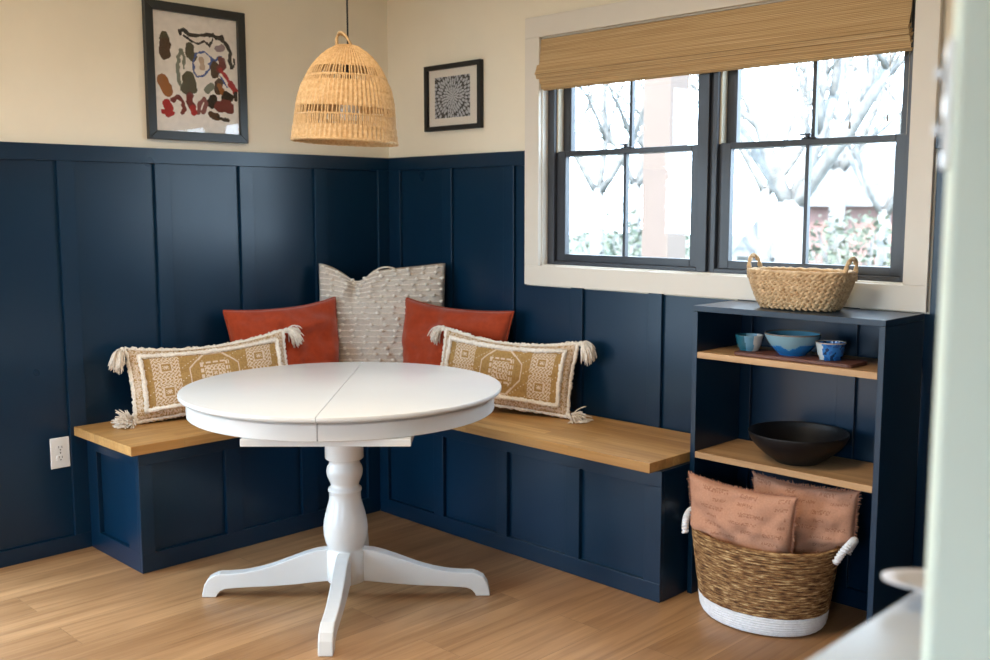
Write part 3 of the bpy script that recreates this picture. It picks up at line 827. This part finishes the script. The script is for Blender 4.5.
# ------------------------------------------------------------------ pendant lamp
def lamp():
    cx, cy, z0 = 1.224, -1.169, 1.604
    t = thing('pendant_lamp', 'woven rattan bell pendant lamp hanging above the table on a black cord', 'lamp', (cx, cy, z0))
    prof = [(.0,.177),(.02,.1755),(.049,.1725),(.095,.168),(.142,.160),(.18,.150),(.208,.1375),(.236,.1235),(.264,.104),(.287,.083),(.303,.063),(.315,.043),(.319,.036)]
    def R(z):
        for (a, ra), (b, rb) in zip(prof, prof[1:]):
            if z <= b: return ra+(rb-ra)*(z-a)/(b-a)
        return prof[-1][1]
    tl = Matrix.Rotation(radians(2.2), 4, Vector((.707, -.707, 0)))
    tiltM = Matrix.Translation((0,0,.36)) @ Matrix.Rotation(radians(-2.6), 4, Vector((.7,-.72,0))) @ Matrix.Translation((0,0,-.36))
    n = 110
    def woven(za, zb):
        # basketwork: rows of small bulging stitches over and under the stakes
        m = MB(); rows = max(3, int((zb-za)/.0080)); vs = []; fs = []
        N2 = 132
        for j in range(rows+1):
            z = za+(zb-za)*j/rows; r = R(z)
            for k in range(N2):
                a = 2*pi*k/N2
                bump = .0030*(1 if k % 2 else -.5)+.0012*(j % 2)
                vs.append(((r+bump)*cos(a), (r+bump)*sin(a), z))
        for j in range(rows+1):
            z = za+(zb-za)*j/rows; r = R(z)-.0055
            for k in range(N2):
                a = 2*pi*k/N2; vs.append((r*cos(a), r*sin(a), z))
        for j in range(rows):
            for k in range(N2):
                k2 = (k+1) % N2
                fs.append((j*N2+k, j*N2+k2, (j+1)*N2+k2, (j+1)*N2+k))
                o = (rows+1)*N2
                fs.append((o+j*N2+k2, o+j*N2+k, o+(j+1)*N2+k, o+(j+1)*N2+k2))
        o = (rows+1)*N2
        for k in range(N2):
            k2 = (k+1) % N2
            fs.append((k2, k, o+k, o+k2)); fs.append((rows*N2+k, rows*N2+k2, o+rows*N2+k2, o+rows*N2+k))
        return m.add(vs, fs)
    body = MB()
    for a, b in ((.0,.050),(.110,.196),(.244,.319)):
        body.add(*(lambda q: (q.v, q.f))(woven(a, b)))
    for zr in (.212, .083):
        body.add(*(lambda q: (q.v, q.f))(MB().tube([(R(zr)*cos(2*pi*k/90), R(zr)*sin(2*pi*k/90), zr) for k in range(90)], .0028, 6, closed=True)))
    # fine stakes bridging the open bands
    rg = random.Random(9)
    for za, zb, n in ((.080,.114,84),(.046,.086,150),(.208,.248,76),(.192,.216,120)):
        for k in range(n):
            a = 2*pi*(k+rg.uniform(-.2,.2))/n
            pts = [(R(z)*cos(a), R(z)*sin(a), z) for z in [za+(zb-za)*i/4 for i in range(5)]]
            body.tube(pts, .0026, 5, caps=False)
    # rolled bottom edge and closed crown
    body.tube([(R(0)*cos(2*pi*k/110), R(0)*sin(2*pi*k/110), .002) for k in range(110)], .0058, 7, closed=True, jit=.18, rg=rg)
    body.lathe([(.036,.316),(.030,.322),(.012,.323)], 40)
    body.xf(tiltM)
    obj('lamp_shade', body, M['rattan'], t)
    for s in (-1, 1):
        arc = []
        for k in range(19):
            a = pi*k/18
            arc.append(Vector((.036*cos(a), s*.010+s*.020*sin(a), .312+.048*sin(a))))
        m = MB().tube(arc, .0042, 7, jit=.12, rg=rg).xf(tiltM @ Matrix.Rotation(radians(48)+s*.85, 4, 'Z'))
        obj('handle', m, M['rattan'], t, smooth=True)
    obj('cord', MB().tube([(0,0,.26),(0,0,.5),(0,0,ZC-z0-.02)], .0032, 8), M['cord_black'], t, smooth=True)
    obj('socket', MB().lathe([(0,.262),(.012,.262),(.017,.252),(.017,.157),(.0,.157)], 24), M['metal'], t, smooth=True)
    obj('bulb', MB().lathe([(0,.072),(.012,.0735),(.024,.079),(.032,.089),(.0355,.102),(.033,.115),(.025,.130),(.016,.146),(.013,.158),(0,.158)], 32), M['bulb'], t, smooth=True)
    obj('ceiling_rose', MB().lathe([(0,ZC-z0-.001),(.05,ZC-z0-.001),(.05,ZC-z0-.015),(.03,ZC-z0-.025),(0,ZC-z0-.026)], 40), M['metal'], t, smooth=True)
lamp()

# ------------------------------------------------------------------ open shelf unit
SX0, SX1, SY0, SY1, SH = 2.044, 2.733, -.3106, -.0255, 1.0436
def shelf():
    t = thing('shelf_unit', 'navy open shelf unit with two oak shelves under the window', 'shelf', (0,0,0))
    obj('side_panel', MB().box(SX0, SX0+.0195, SY0, SY1, .001, SH-.021), M['navy'], t, bevel=.001)
    obj('side_panel', MB().box(SX1-.0195, SX1, SY0, SY1, .001, SH-.021), M['navy'], t, bevel=.001)
    obj('top_panel', MB().box(SX0, SX1, SY0, SY1, SH-.020, SH), M['navy'], t, bevel=.001)
    for z0, z1 in ((.860,.8815),(.5035,.5255)):
        o = obj('shelf_board', MB().box(SX0+.020, SX1-.020, SY0+.001, SY1, z0, z1), M['oak_shelf'], t, bevel=.001)
        o['label'] = 'light oak shelf board'
shelf()

def wicker():
    t = thing('wicker_basket', 'oval braided wicker basket on top of the shelf unit', 'basket', (2.372, -.168, SH+.001))
    H = .127; rows = 7
    def ring(z):
        k = z/H; a = .118+.062*k**.62; b = .070+.036*k**.62; return a, b
    def pt(th, z, off=0):
        a, b = ring(z); e = .72
        c, s = cos(th), sin(th)
        return Vector(((a+off)*math.copysign(abs(c)**e, c), (b+off)*math.copysign(abs(s)**e, s), z))
    body = MB()
    # inner shell
    n = 72; prof = [(0.0, .006)]+[(1, .006+ (H-.012)*j/10) for j in range(11)]
    vs = [(0,0,.006)]; fs = []
    for j in range(11):
        z = .006+(H-.010)*j/10
        vs += [pt(2*pi*k/n, z, -.010) for k in range(n)]
    for k in range(n): fs.append((0, 1+k, 1+(k+1)%n))
    for j in range(10):
        for k in range(n):
            A = 1+j*n; fs.append((A+k, A+n+k, A+n+(k+1)%n, A+(k+1)%n))
    body.add(vs, fs)
    body.add([pt(2*pi*k/n, .003, -.006) for k in range(n)], [tuple(reversed(range(n)))])
    rg = random.Random(2)
    half = 2*rows
    for j in range(half):
        z = .0065+(H-.011)*(j+.5)/half
        a, b = ring(z); per = 2*pi*sqrt((a*a+b*b)/2)*1.08; cnt = int(per/.0205)
        ths = [2*pi*i/720 for i in range(721)]; acc = [0.0]
        for i in range(720): acc.append(acc[-1]+(pt(ths[i+1], z)-pt(ths[i], z)).length)
        def at(f):
            d = (f % 1.0)*acc[-1]; lo, hi = 0, 720
            while hi-lo > 1:
                md = (lo+hi)//2
                if acc[md] <= d: lo = md
                else: hi = md
            return ths[lo]+(ths[hi]-ths[lo])*(d-acc[lo])/max(1e-9, acc[hi]-acc[lo])
        for k in range(cnt):
            th = at((k+.5*(j % 2)+rg.uniform(-.08,.08))/cnt)
            p = pt(th, z); q = pt(th+.004, z); tg = (q-p).normalized()
            nn = Vector((tg.y, -tg.x, 0)); sl = radians(34 if j % 2 else -34)+rg.uniform(-.12,.12)
            X = (tg*cos(sl)+Vector((0,0,1))*sin(sl)).normalized(); Z = nn; Y = Z.cross(X)
            Mx = Matrix((X, Y, Z)).transposed().to_4x4()
            body.ball(p, .0158*rg.uniform(.92,1.08), .0068*rg.uniform(.9,1.1), .0062, 9, 6, Mx)
    # rolled rim
    for zz, rr, off in ((H-.001, .0060, -.002), (H-.001, .0050, -.009)):
        m2 = 120
        body.tube([pt(2*pi*k/m2, zz, off)+Vector((0,0,.0014*sin(k*1.7))) for k in range(m2)], rr, 8, closed=True, jit=.12, rg=rg)
    obj('basket_body', body, M['hyacinth'], t, smooth=True)
    for s in (-1, 1):
        m = MB()
        for strand in range(2):
            pts = []
            for k in range(41):
                a = pi*k/40
                base = Vector((s*(.171+.010*sin(a)), .040*cos(a), H-.028+.074*sin(a)**.8))
                tw = k*.55+pi*strand
                pts.append(base+Vector((cos(tw)*.0035, 0, sin(tw)*.0035)))
            m.tube(pts, .0052, 7)
        obj('handle', m, M['hyacinth'], t, smooth=True)
wicker()

# ------------------------------------------------------------------ crockery on the shelves
def lathe_cols(prof, n, c, fn):
    m = MB().lathe(prof, n, c); cols = []
    for f in m.f:
        p = sum((Vector(m.v[i]) for i in f), Vector())/len(f)-Vector(c); cols.append(fn(p, len(cols)))
    return m, cols
TRAY_T = .8945
def tray():
    m = MB(); a, b, r = .214, .062, .02; pts = []
    for sx, sy, a0 in ((1,-1,-pi/2),(1,1,0),(-1,1,pi/2),(-1,-1,pi)):
        for k in range(7):
            q = a0+pi/2*k/6; pts.append((sx*(a-r)+r*cos(q), sy*(b-r)+r*sin(q)))
    o = obj('serving_board', m.prism(pts, 0, .0125), M['walnut'], bevel=.003)
    o.location = (2.409, -.234, .882)
    tag(o, 'dark walnut serving board under the blue bowls on the upper shelf', 'board')
tray()
def smoothprof(pts, k=4):
    out = []
    for i in range(len(pts)-1):
        p0 = pts[max(i-1,0)]; p1 = pts[i]; p2 = pts[i+1]; p3 = pts[min(i+2, len(pts)-1)]
        for j in range(k):
            t = j/k
            out.append(tuple(.5*(2*b+(c-a)*t+(2*a-5*b+4*c-d)*t*t+(3*b-a-3*c+d)*t**3) for a,b,c,d in zip(p0,p1,p2,p3)))
    out.append(pts[-1]); return [(max(0,r), z) for r, z in out]
DEEP, MID, SKY, TEAL, CREAM, RIM = (.005,.055,.20), (.010,.15,.42), (.30,.42,.46), (.01,.09,.13), (.58,.54,.48), (.16,.13,.11)
def cup(name, label, c, R, H, fn, group=None, cat='cup'):
    t = thing(name, label, cat, c, group=group)
    pr = smoothprof([(0,.002),(R*.62,.0),(R*.72,.006),(R*.84,H*.35),(R*.92,H*.7),(R,H-.001),(R-.002,H+.0006),(R-.004,H-.002),(R*.86,H*.6),(R*.74,H*.25),(R*.5,.010),(0,.009)], 6)
    m, cols = lathe_cols(pr, 72, (0,0,0), fn)
    obj('body', m, M['ceramic'], t, smooth=True, cols=cols)
    return t
def f_left(p, i):
    a = atan2(p.y, p.x)      # facing angle; the camera looks from about -45 deg
    n = .25*noise.noise(Vector(p)*40)
    if p.length > 0 and hypot(p.x, p.y) < .0455*(.66+.30*p.z/.053) - .0035 and p.z > .006: return DEEP if a < 1.2+n else CREAM
    d = (a+radians(45)+pi) % (2*pi)-pi+n*.5
    if d > .10 and d < 2.3: return CREAM
    if d > -.55: return (.10,.25,.36)
    return TEAL
cup('ceramic_cup', 'small teal and cream ceramic cup, left of the blue bowl', (2.222,-.232,TRAY_T+.0005), .0475, .053, f_left)
def f_right(p, i):
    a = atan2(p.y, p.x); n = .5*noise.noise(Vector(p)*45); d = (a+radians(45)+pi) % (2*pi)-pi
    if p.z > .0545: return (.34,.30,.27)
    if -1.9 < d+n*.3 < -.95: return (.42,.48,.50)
    k = noise.noise(Vector(p)*55)
    return (.004,.03,.09) if k > .18 else (.012,.14,.42) if k > -.25 else (.008,.08,.28)
cup('ceramic_cup', 'small deep blue ceramic cup, right of the blue bowl', (2.526,-.243,TRAY_T+.0005), .0480, .0575, f_right)
def bowl():
    H, R = .073, .0930
    t = thing('ceramic_bowl', 'blue and grey glazed ceramic bowl between two small cups', 'bowl', (2.380,-.222,TRAY_T+.0005))
    pr = smoothprof([(0,.003),(.040,.0),(.046,.004),(.063,.020),(.079,.042),(.0885,.060),(R,H-.001),(R-.002,H+.0007),(R-.0045,H-.002),(.082,.056),(.070,.036),(.052,.017),(.03,.010),(0,.009)], 6)
    def fn(p, i):
        n = noise.noise(Vector((p.x*24, p.y*24, 3)))*.018+noise.noise(Vector(p)*90)*.004
        r = hypot(p.x, p.y); inside = r < .044+.050*(p.z/H)**.75-.003 and p.z > .0085 and i > 30*72
        if p.z > H-.004: return RIM
        if inside: return (.015,.20,.42) if p.z < .05 else (.10,.30,.42)
        if p.z+n > .040: return (.20,.36,.44)
        if p.z+n > .037: return (.14,.34,.50)
        return MID
    m, cols = lathe_cols(pr, 96, (0,0,0), fn)
    obj('body', m, M['ceramic'], t, smooth=True, cols=cols)
bowl()
def black_bowl():
    t = thing('serving_bowl', 'wide matt black bowl on the lower oak shelf', 'bowl', (2.393,-.187,.5260))
    pr = smoothprof([(0,.004),(.062,.0),(.078,.006),(.112,.030),(.146,.062),(.161,.086),(.166,.102),(.1635,.1045),(.1605,.102),(.152,.082),(.132,.056),(.10,.026),(.06,.012),(0,.010)], 5)
    obj('body', MB().lathe(pr, 96), M['black_bowl'], t, smooth=True)
black_bowl()

# ------------------------------------------------------------------ floor basket with two cushions
BX, BY, BH = 2.345, -.307, .287
def floor_basket():
    t = thing('storage_basket', 'large brown woven basket with a white base on the floor', 'basket', (BX, BY, .001))
    def ab(z):
        k = max(0, z)/BH; e = min(1, max(0, z)/.035)
        a = .186+.026*sqrt(max(0, 1-(1-e)**2))+.043*k; b = .150+.024*sqrt(max(0, 1-(1-e)**2))+.021*k
        return a, b
    def shell(z0, z1, rows, name, mat, jitter, bottom):
        m = MB(); n = 150; vs = []; fs = []
        prof = []
        for j in range(rows):
            for q in (0, .25, .5, .75):
                z = z0+(z1-z0)*(j+q)/rows; prof.append((z, .0042*sin(pi*q)))
        prof.append((z1, 0))
        for z, bu in prof:
            a, b = ab(z)
            for k in range(n):
                th = 2*pi*k/n; d = bu+jitter*noise.noise(Vector((th*9, z*150, 2)))
                vs.append(((a+d)*cos(th), (b+d)*sin(th), z))
        L = len(prof)
        for j in range(L-1):
            for k in range(n):
                fs.append((j*n+k, j*n+(k+1)%n, (j+1)*n+(k+1)%n, (j+1)*n+k))
        # inner wall
        o = len(vs); inn = [z1-(z1-z0)*j/6 for j in range(7)]
        for z in inn:
            a, b = ab(z)
            vs += [((a-.010)*cos(2*pi*k/n), (b-.010)*sin(2*pi*k/n), z) for k in range(n)]
        for k in range(n): fs.append(((L-1)*n+k, (L-1)*n+(k+1)%n, o+(k+1)%n, o+k))
        for j in range(6):
            for k in range(n): fs.append((o+j*n+k, o+j*n+(k+1)%n, o+(j+1)*n+(k+1)%n, o+(j+1)*n+k))
        if bottom:
            fs.append(tuple(reversed(range(n)))); fs.append(tuple(range(o+6*n, o+7*n)))
        else:
            for k in range(n): fs.append((o+6*n+k, o+6*n+(k+1)%n, (k+1)%n, k))
        m.add(vs, fs)
        return obj(name, m, mat, t, smooth=True)
    shell(.0, .068, 8, 'white_base', M['white_rope'], .0012, True)
    shell(.068, BH, 26, 'woven_body', M['jute'], .0022, False)
    rg = random.Random(5)
    a, b = ab(BH)
    obj('rolled_rim', MB().tube([((a-.004)*cos(2*pi*k/140), (b-.004)*sin(2*pi*k/140), BH) for k in range(140)], .0075, 8, closed=True, jit=.16, rg=rg), M['jute'], t, smooth=True)
    for phi in (radians(176+16), radians(9)):
        m = MB()
        R0 = Vector((cos(phi)*a, sin(phi)*b, 0)); out = Vector((cos(phi), sin(phi), 0)); tg = Vector((-sin(phi), cos(phi), 0))
        core = [R0+tg*.062*cos(pi*k/24)+out*(.010+(.034 if phi < 1 else .006)*sin(pi*k/24))+Vector((0,0,BH-.028+.062*sin(pi*k/24)**.8)) for k in range(25)]
        m.tube(core, .0095, 10)
        # wrapped rope turns
        turns = 22
        hel = []
        for k in range(turns*8):
            f = k/(turns*8-1)*24; i = min(23, int(f)); p = core[i].lerp(core[i+1], f-i)
            tv = (core[i+1]-core[i]).normalized(); nv = out-tv*out.dot(tv)
            nv = nv.normalized() if nv.length > 1e-3 else Vector((0,0,1)); bv = tv.cross(nv); an = 2*pi*k/8
            hel.append(p+(nv*cos(an)+bv*sin(an))*.0095)
        m.tube(hel, .0042, 6)
        obj('rope_handle', m, M['white_rope'], t, smooth=True)
floor_basket()

def frayed(label, w, h, lean, yaw, loc, seed, tilt, dx):
    t = thing('frayed_cushion', label, 'cushion', group='dusty terracotta cushions in the basket')
    P = Pillow(w, h, .12, .08, .085, .40, seed, .013, None, tilt, .42, dx)
    m, info = P.mesh(150, 110)
    rg = random.Random(seed)
    base, dash = (.52,.270,.175), (.36,.165,.10)
    lines = {}
    rows = 13
    for r in range(rows):
        segs = []; u = -.9+rg.uniform(0, .5)
        while u < .9:
            L = rg.uniform(.18, .55); segs.append((u, min(.92, u+L))); u += L+rg.uniform(.12, .5)
        lines[r] = segs
    def fn(s, u, v):
        q = (v+1)/2*rows; r = int(q); f = q-r
        if s < 0 and .30 < f < .72 and any(a < u < b for a, b in lines.get(min(r, rows-1), [])):
            k = noise.noise(Vector((u*46, v*36, seed)))
            if k > .12: return dash
            if k > -.05: return tuple((x+y)/2 for x, y in zip(base, dash))
        return base
    obj('cover', m, M['terracotta'], t, smooth=True, cols=[fn(*i) for i in info])
    fr = MB()
    for p in P.rim(1.0, -1, 0, 330):
        q = Vector((p.x, 0, p.z)).normalized()
        for k in range(2):
            d = (q+Vector((rg.uniform(-.6,.6), rg.uniform(-.6,.6), rg.uniform(-.6,.6)))).normalized()*rg.uniform(.006,.015)
            fr.tube([p-q*.003, p+d*.6, p+d+Vector((0,0,-.002))], [.0012,.001,.0006], 3, rg=rg)
    fm = obj('frayed_edge', fr, M['terra_thread'], t)
    t.location = loc; t.rotation_euler = (-lean, 0, yaw)
M['terra_thread'] = plain('terracotta_thread', (.42,.21,.14,1), .9, .1)
frayed('dusty terracotta frayed cushion at the front of the floor basket', .40, .385, radians(-2), radians(2), (2.302, -.388, .275), 31, radians(-1.0), .055)
frayed('dusty terracotta frayed cushion at the back right of the floor basket', .375, .375, radians(0), radians(2), (2.452, -.238, .288), 37, radians(1.0), -.085)

# ------------------------------------------------------------------ foreground partition, switch, counter, dish
PK = Vector((3.694, -2.362, 0)); PD = Vector((.9152, .4030, 0)); PN = Vector((-.4030, .9152, 0))
def partition():
    th, L = .105, 1.35
    A = PK; B = PK+PD*L; Cc = B+PN*th; Dd = PK+PN*th
    struct('wall_partition', MB().prism([(p.x, p.y) for p in (A, B, Cc, Dd)], 0, ZC), M['sage'], bevel=.006)
    # switch plate on the end face
    mid = PK+PN*.055; nrm = -PD
    t = thing('light_switch', 'white double toggle switch plate on the edge of the near wall', 'switch', (mid.x+nrm.x*.0005, mid.y+nrm.y*.0005, 1.478), (0,0,atan2(nrm.y, nrm.x)))
    obj('cover_plate', MB().box(0, .006, -.040, .040, -.058, .058), M['white_plastic'], t, bevel=.002)
    for z in (.026, -.026):
        tg_ = obj('toggle', MB().box(.005, .0075, -.012, .012, z-.017, z+.017), M['dark_slot'], t)
        obj('lever', MB().box(.0072, .016, -.004, .004, z-.001, z+.010), M['white_plastic'], tg_, bevel=.001)
partition()
def counter():
    poly = [(3.5555,-2.40),(3.690,-2.40),(3.676,-2.372),(3.632,-2.262),(4.15,-1.998),(4.15,-1.50),(3.5555,-1.50)]
    t = thing('counter', 'white topped counter beside the near wall at lower right', 'counter', (0,0,0))
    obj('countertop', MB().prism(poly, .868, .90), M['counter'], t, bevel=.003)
    cen = Vector((3.80,-1.9))
    inner = [(x+(.02 if x < 3.6 else -.004 if x < 3.7 else -.02), y+(.02 if y < -1.99 else -.02)) for x, y in poly]
    inner = [(3.58,-2.36),(3.66,-2.36),(3.615,-2.245),(4.12,-1.985),(4.12,-1.53),(3.58,-1.53)]
    obj('cabinet_body', MB().prism(inner, .001, .8675), M['white_table'], t)
    d = thing('ceramic_dish', 'pale grey pointed dish on the white counter', 'dish', (3.676, -1.979, .9005), (0,0,radians(225)))
    # leaf-shaped dish with a raised pointed lip
    m = MB(); n = 128; rings = 9; vs = [(0,0,.004)]; fs = []
    def outline(a):
        r = .066+.010*cos(2*a)
        tip = max(0, cos(a))**14
        return r+.115*tip, tip
    for lay in (0, 1):
        for j in range(1, rings+1):
            f = j/rings
            for k in range(n):
                a = 2*pi*k/n; r, tip = outline(a)
                z = (.004 if lay == 0 else .0)+ (.016+.012*tip)*f**2.0
                vs.append((r*f*cos(a), r*f*sin(a), z+(0 if lay == 0 else 0)))
    vs.append((0,0,0))
    for k in range(n):
        k2 = (k+1) % n
        fs.append((0, 1+k, 1+k2)); o = 1+rings*n; fs.append((len(vs)-1, o+k2, o+k))
        for j in range(rings-1):
            fs.append((1+j*n+k, 1+(j+1)*n+k, 1+(j+1)*n+k2, 1+j*n+k2))
            fs.append((o+j*n+k, o+j*n+k2, o+(j+1)*n+k2, o+(j+1)*n+k))
        e = 1+(rings-1)*n; e2 = o+(rings-1)*n
        fs.append((e+k, e2+k, e2+k2, e+k2))
    obj('bowl_body', m.add(vs, fs), M['dish'], d, smooth=True)
counter()

# ------------------------------------------------------------------ outdoors
GZ = -.55
def outdoors():
    struct('ground', MB().box(-45, 30, 1.2, 60, GZ-.2, GZ).box(-45, 30, -60, -6.1, GZ-.2, GZ).box(-45, -.6, -6.1, 1.2, GZ-.2, GZ), M['ground'])
    rg = random.Random(12)
    def branch(m, p, d, L, r, depth):
        pts = [p.copy()]; rr = [r]; q = p.copy(); v = d.copy(); st = 5
        for i in range(st):
            v = (v+Vector((rg.uniform(-.14,.14), rg.uniform(-.14,.14), rg.uniform(-.05,.12)))).normalized()
            q = q+v*L/st; pts.append(q.copy()); rr.append(r*(1-.45*(i+1)/st))
        m.tube(pts, rr, 7 if depth < 3 else 4, rg=rg)
        if depth >= 5: return
        for k in range(3 if depth < 4 else 2):
            i = rg.choice([2,3,4,5]) if k else 5
            a = Vector((rg.uniform(-1,1), rg.uniform(-1,1), rg.uniform(-.15,.9))).normalized()
            branch(m, pts[i], (v*.55+a*.75).normalized(), L*rg.uniform(.62,.82), rr[i]*.68, depth+1)
    def tree(label, loc, H, r, lean=(0,0,1), limbs=None):
        t = thing('bare_tree', label, 'tree', loc, group='bare trees in the yard')
        tr = MB().tube([(0,0,-.02),(0.02,0,H*.5),(0,.03,H)], [r*1.25, r, r*.9], 12)
        obj('trunk', tr, M['bark'], t, smooth=True)
        m = MB()
        for d, L in (limbs or [((-.6,.1,.8),1.7),((.15,.2,1),1.9),((.7,-.1,.75),1.7),((-.2,-.5,.9),1.5),((.35,.5,.85),1.6)]):
            branch(m, Vector((0,.03,H-.1)), Vector(d).normalized(), L, r*.55, 1)
        obj('branches', m, M['bark'], t, smooth=True)
    tree('large bare tree filling the right half of the window', (-1.20, 6.2, GZ), 2.0, .155)
    tree('slim bare tree seen through the left half of the window', (-5.2, 8.0, GZ), 2.2, .10)
    tree('bare tree far off above the red outbuilding', (-4.35, 13.5, GZ), 2.6, .14)
    tree('bare tree beyond the yard, seen left of the large tree', (-4.0, 10.5, GZ), 2.2, .10)
    tree('slim bare tree near the right edge of the window', (-1.75, 9.6, GZ), 1.9, .085)
    tree('far bare tree between the slim tree and the porch post', (-7.95, 12.5, GZ), 2.4, .12)
    # red outbuilding
    t = thing('outbuilding', 'red sided outbuilding with a pale roof beyond the yard', 'building', (-4.6, 14.5, GZ))
    obj('walls', MB().box(-.9, 2.4, 0, 3, 0, 2.0), M['red_barn'], t)
    rf = MB().add([(-1.1,-.3,1.95),(2.6,-.3,1.95),(2.6,3.3,1.95),(-1.1,3.3,1.95),(-1.1,1.5,3.1),(2.6,1.5,3.1)], [(0,1,5,4),(2,3,4,5),(0,4,3),(1,2,5),(0,3,2,1)])
    obj('roof', rf, M['roof'], t)
    t = thing('garden_shed', 'small grey shed with a steep roof, left of the large tree', 'shed', (-4.95, 12.0, GZ))
    obj('walls', MB().box(-.42, .42, 0, .9, 0, 1.15), M['roof'], t)
    obj('roof', MB().add([(-.52,-.08,1.1),(.52,-.08,1.1),(.52,.98,1.1),(-.52,.98,1.1),(0,-.08,1.75),(0,.98,1.75)], [(0,1,4),(1,2,5,4),(2,3,5),(3,0,4,5),(0,3,2,1)]), M['roof'], t)
    obj('shed_door', MB().box(-.12, .14, -.02, .0, .05, 1.0), M['red_barn'], t)
    # porch post close to the glass
    t = thing('porch_post', 'pale pinkish porch post behind the left window', 'post', (.045, 2.3, GZ))
    obj('shaft', MB().box(-.105, .105, -.105, .105, 0, 3.4), M['post'], t, bevel=.006)
    obj('base_block', MB().box(-.14, .14, -.14, .14, 0, .28), M['post'], t, bevel=.006)
    # shrubs: trunk-less clusters of leaf blades
    def shrub(label, loc, R, H, seed):
        g = random.Random(seed)
        t = thing('shrub', label, 'shrub', loc, group='pale shrubs across the yard')
        m = MB()
        for k in range(900):
            u = Vector((g.gauss(0,1), g.gauss(0,1), g.gauss(0,1))).normalized()*g.random()**.35
            p = Vector((u.x*R, u.y*R, H*.52+u.z*H*.48))
            a = Vector((g.uniform(-1,1), g.uniform(-1,1), g.uniform(-.4,1))).normalized(); b = a.cross(Vector((g.uniform(-1,1), g.uniform(-1,1), g.uniform(-1,1)))).normalized()
            s = g.uniform(.05,.11)
            m.add([p-a*s*.1, p+a*s*.5+b*s*.3, p+a*s, p+a*s*.5-b*s*.3], [(0,1,2,3)])
        obj('foliage', m, M['leaf'], t)
        st = MB()
        for k in range(7):
            a = 2*pi*k/7; st.tube([(0,0,0),(R*.3*cos(a),R*.3*sin(a),H*.45),(R*.6*cos(a),R*.6*sin(a),H*.85)], [.03,.02,.008], 6)
        obj('stems', st, M['bark'], t)
    for i, (lb, x, y, R, H) in enumerate((
        ('pale shrub low in the right window, at its right edge', -.88, 7.2, .75, 1.95),
        ('pale shrub in front of the red outbuilding', -3.0, 11.0, .9, 1.9),
        ('broad pale shrub low in the left window, behind the slim tree', -6.3, 9.8, 1.2, 2.0),
        ('pale shrub low in the left window, near the porch post', -4.75, 8.6, .9, 1.8),
        ('distant tall pale shrub in the left window, behind the others', -8.2, 13.0, 1.5, 2.8))):
        shrub(lb, (x, y, GZ), R, H, 50+i)
outdoors()

# ------------------------------------------------------------------ light
SKY_S, SUN_S, EXPO = 12.0, 13.0, .32
w = bpy.data.worlds.new('sky'); S.world = w; w.use_nodes = True
bg = w.node_tree.nodes['Background']; bg.inputs[0].default_value = (.62,.81,1.0,1); bg.inputs[1].default_value = SKY_S
def portal(name, loc, rot, sx, sy):
    l = bpy.data.lights.new(name, 'AREA'); l.shape = 'RECTANGLE'; l.size = sx; l.size_y = sy; l.cycles.is_portal = True
    o = bpy.data.objects.new(name, l); COL.objects.link(o); o.location = loc; o.rotation_euler = rot
portal('patio_portal', (-.06, (LD0+LD1)/2, LDH/2), (0, radians(-90), 0), LDH, LD1-LD0)
for i, (a, b, z0, z1) in enumerate(FW):
    portal('front_portal', ((a+b)/2, YB-.06, (z0+z1)/2), (radians(90), 0, 0), b-a, z1-z0)
portal('window_portal', ((WX0+WX1)/2, .125, (WZ0+WZ1)/2), (radians(-90), 0, 0), WX1-WX0, WZ1-WZ0)
sl = bpy.data.lights.new('sun', 'SUN'); sl.energy = SUN_S; sl.angle = radians(.6); sl.color = (1,.94,.85)
so = bpy.data.objects.new('sun', sl); COL.objects.link(so)
so.rotation_euler = Vector((-.30, .80, -.80)).to_track_quat('-Z', 'Y').to_euler()
# added warm fill disc below the ceiling, with no real fixture behind it
for x, y, e in ((2.0, -2.1, 31),):
    al = bpy.data.lights.new('ceiling_fill', 'AREA'); al.shape = 'DISK'; al.size = 1.1; al.energy = e; al.color = (1,.82,.60)
    ao = bpy.data.objects.new('ceiling_fill', al); COL.objects.link(ao); ao.location = (x, y, ZC-.03)

# ------------------------------------------------------------------ camera
cam = bpy.data.cameras.new('camera'); co = bpy.data.objects.new('camera', cam); COL.objects.link(co)
C = Vector((4.05867, -3.30774, 1.38376))
rt = Vector((.707599,.706614,-.001034)); up = Vector((-.083658,.085228,.992843)); fw = Vector((-.701645,.702448,-.119421))
R = Matrix((rt, up, -fw)).transposed()
co.matrix_world = Matrix.Translation(C) @ R.to_4x4()
cam.sensor_width = 36; cam.lens = 37.05; cam.clip_start = .02; cam.clip_end = 200
cam.dof.use_dof = True; cam.dof.focus_distance = 3.6; cam.dof.aperture_fstop = 2.8
S.camera = co

S.view_settings.view_transform = 'Standard'; S.view_settings.look = 'None'
S.view_settings.exposure = EXPO; S.view_settings.gamma = 1; S.view_settings.use_curve_mapping = False
cy = S.cycles
cy.use_denoising = True
cy.max_bounces = 10; cy.diffuse_bounces = 6; cy.glossy_bounces = 4; cy.transparent_max_bounces = 16; cy.transmission_bounces = 6
cy.caustics_reflective = False; cy.caustics_refractive = False
cy.sample_clamp_indirect = 6
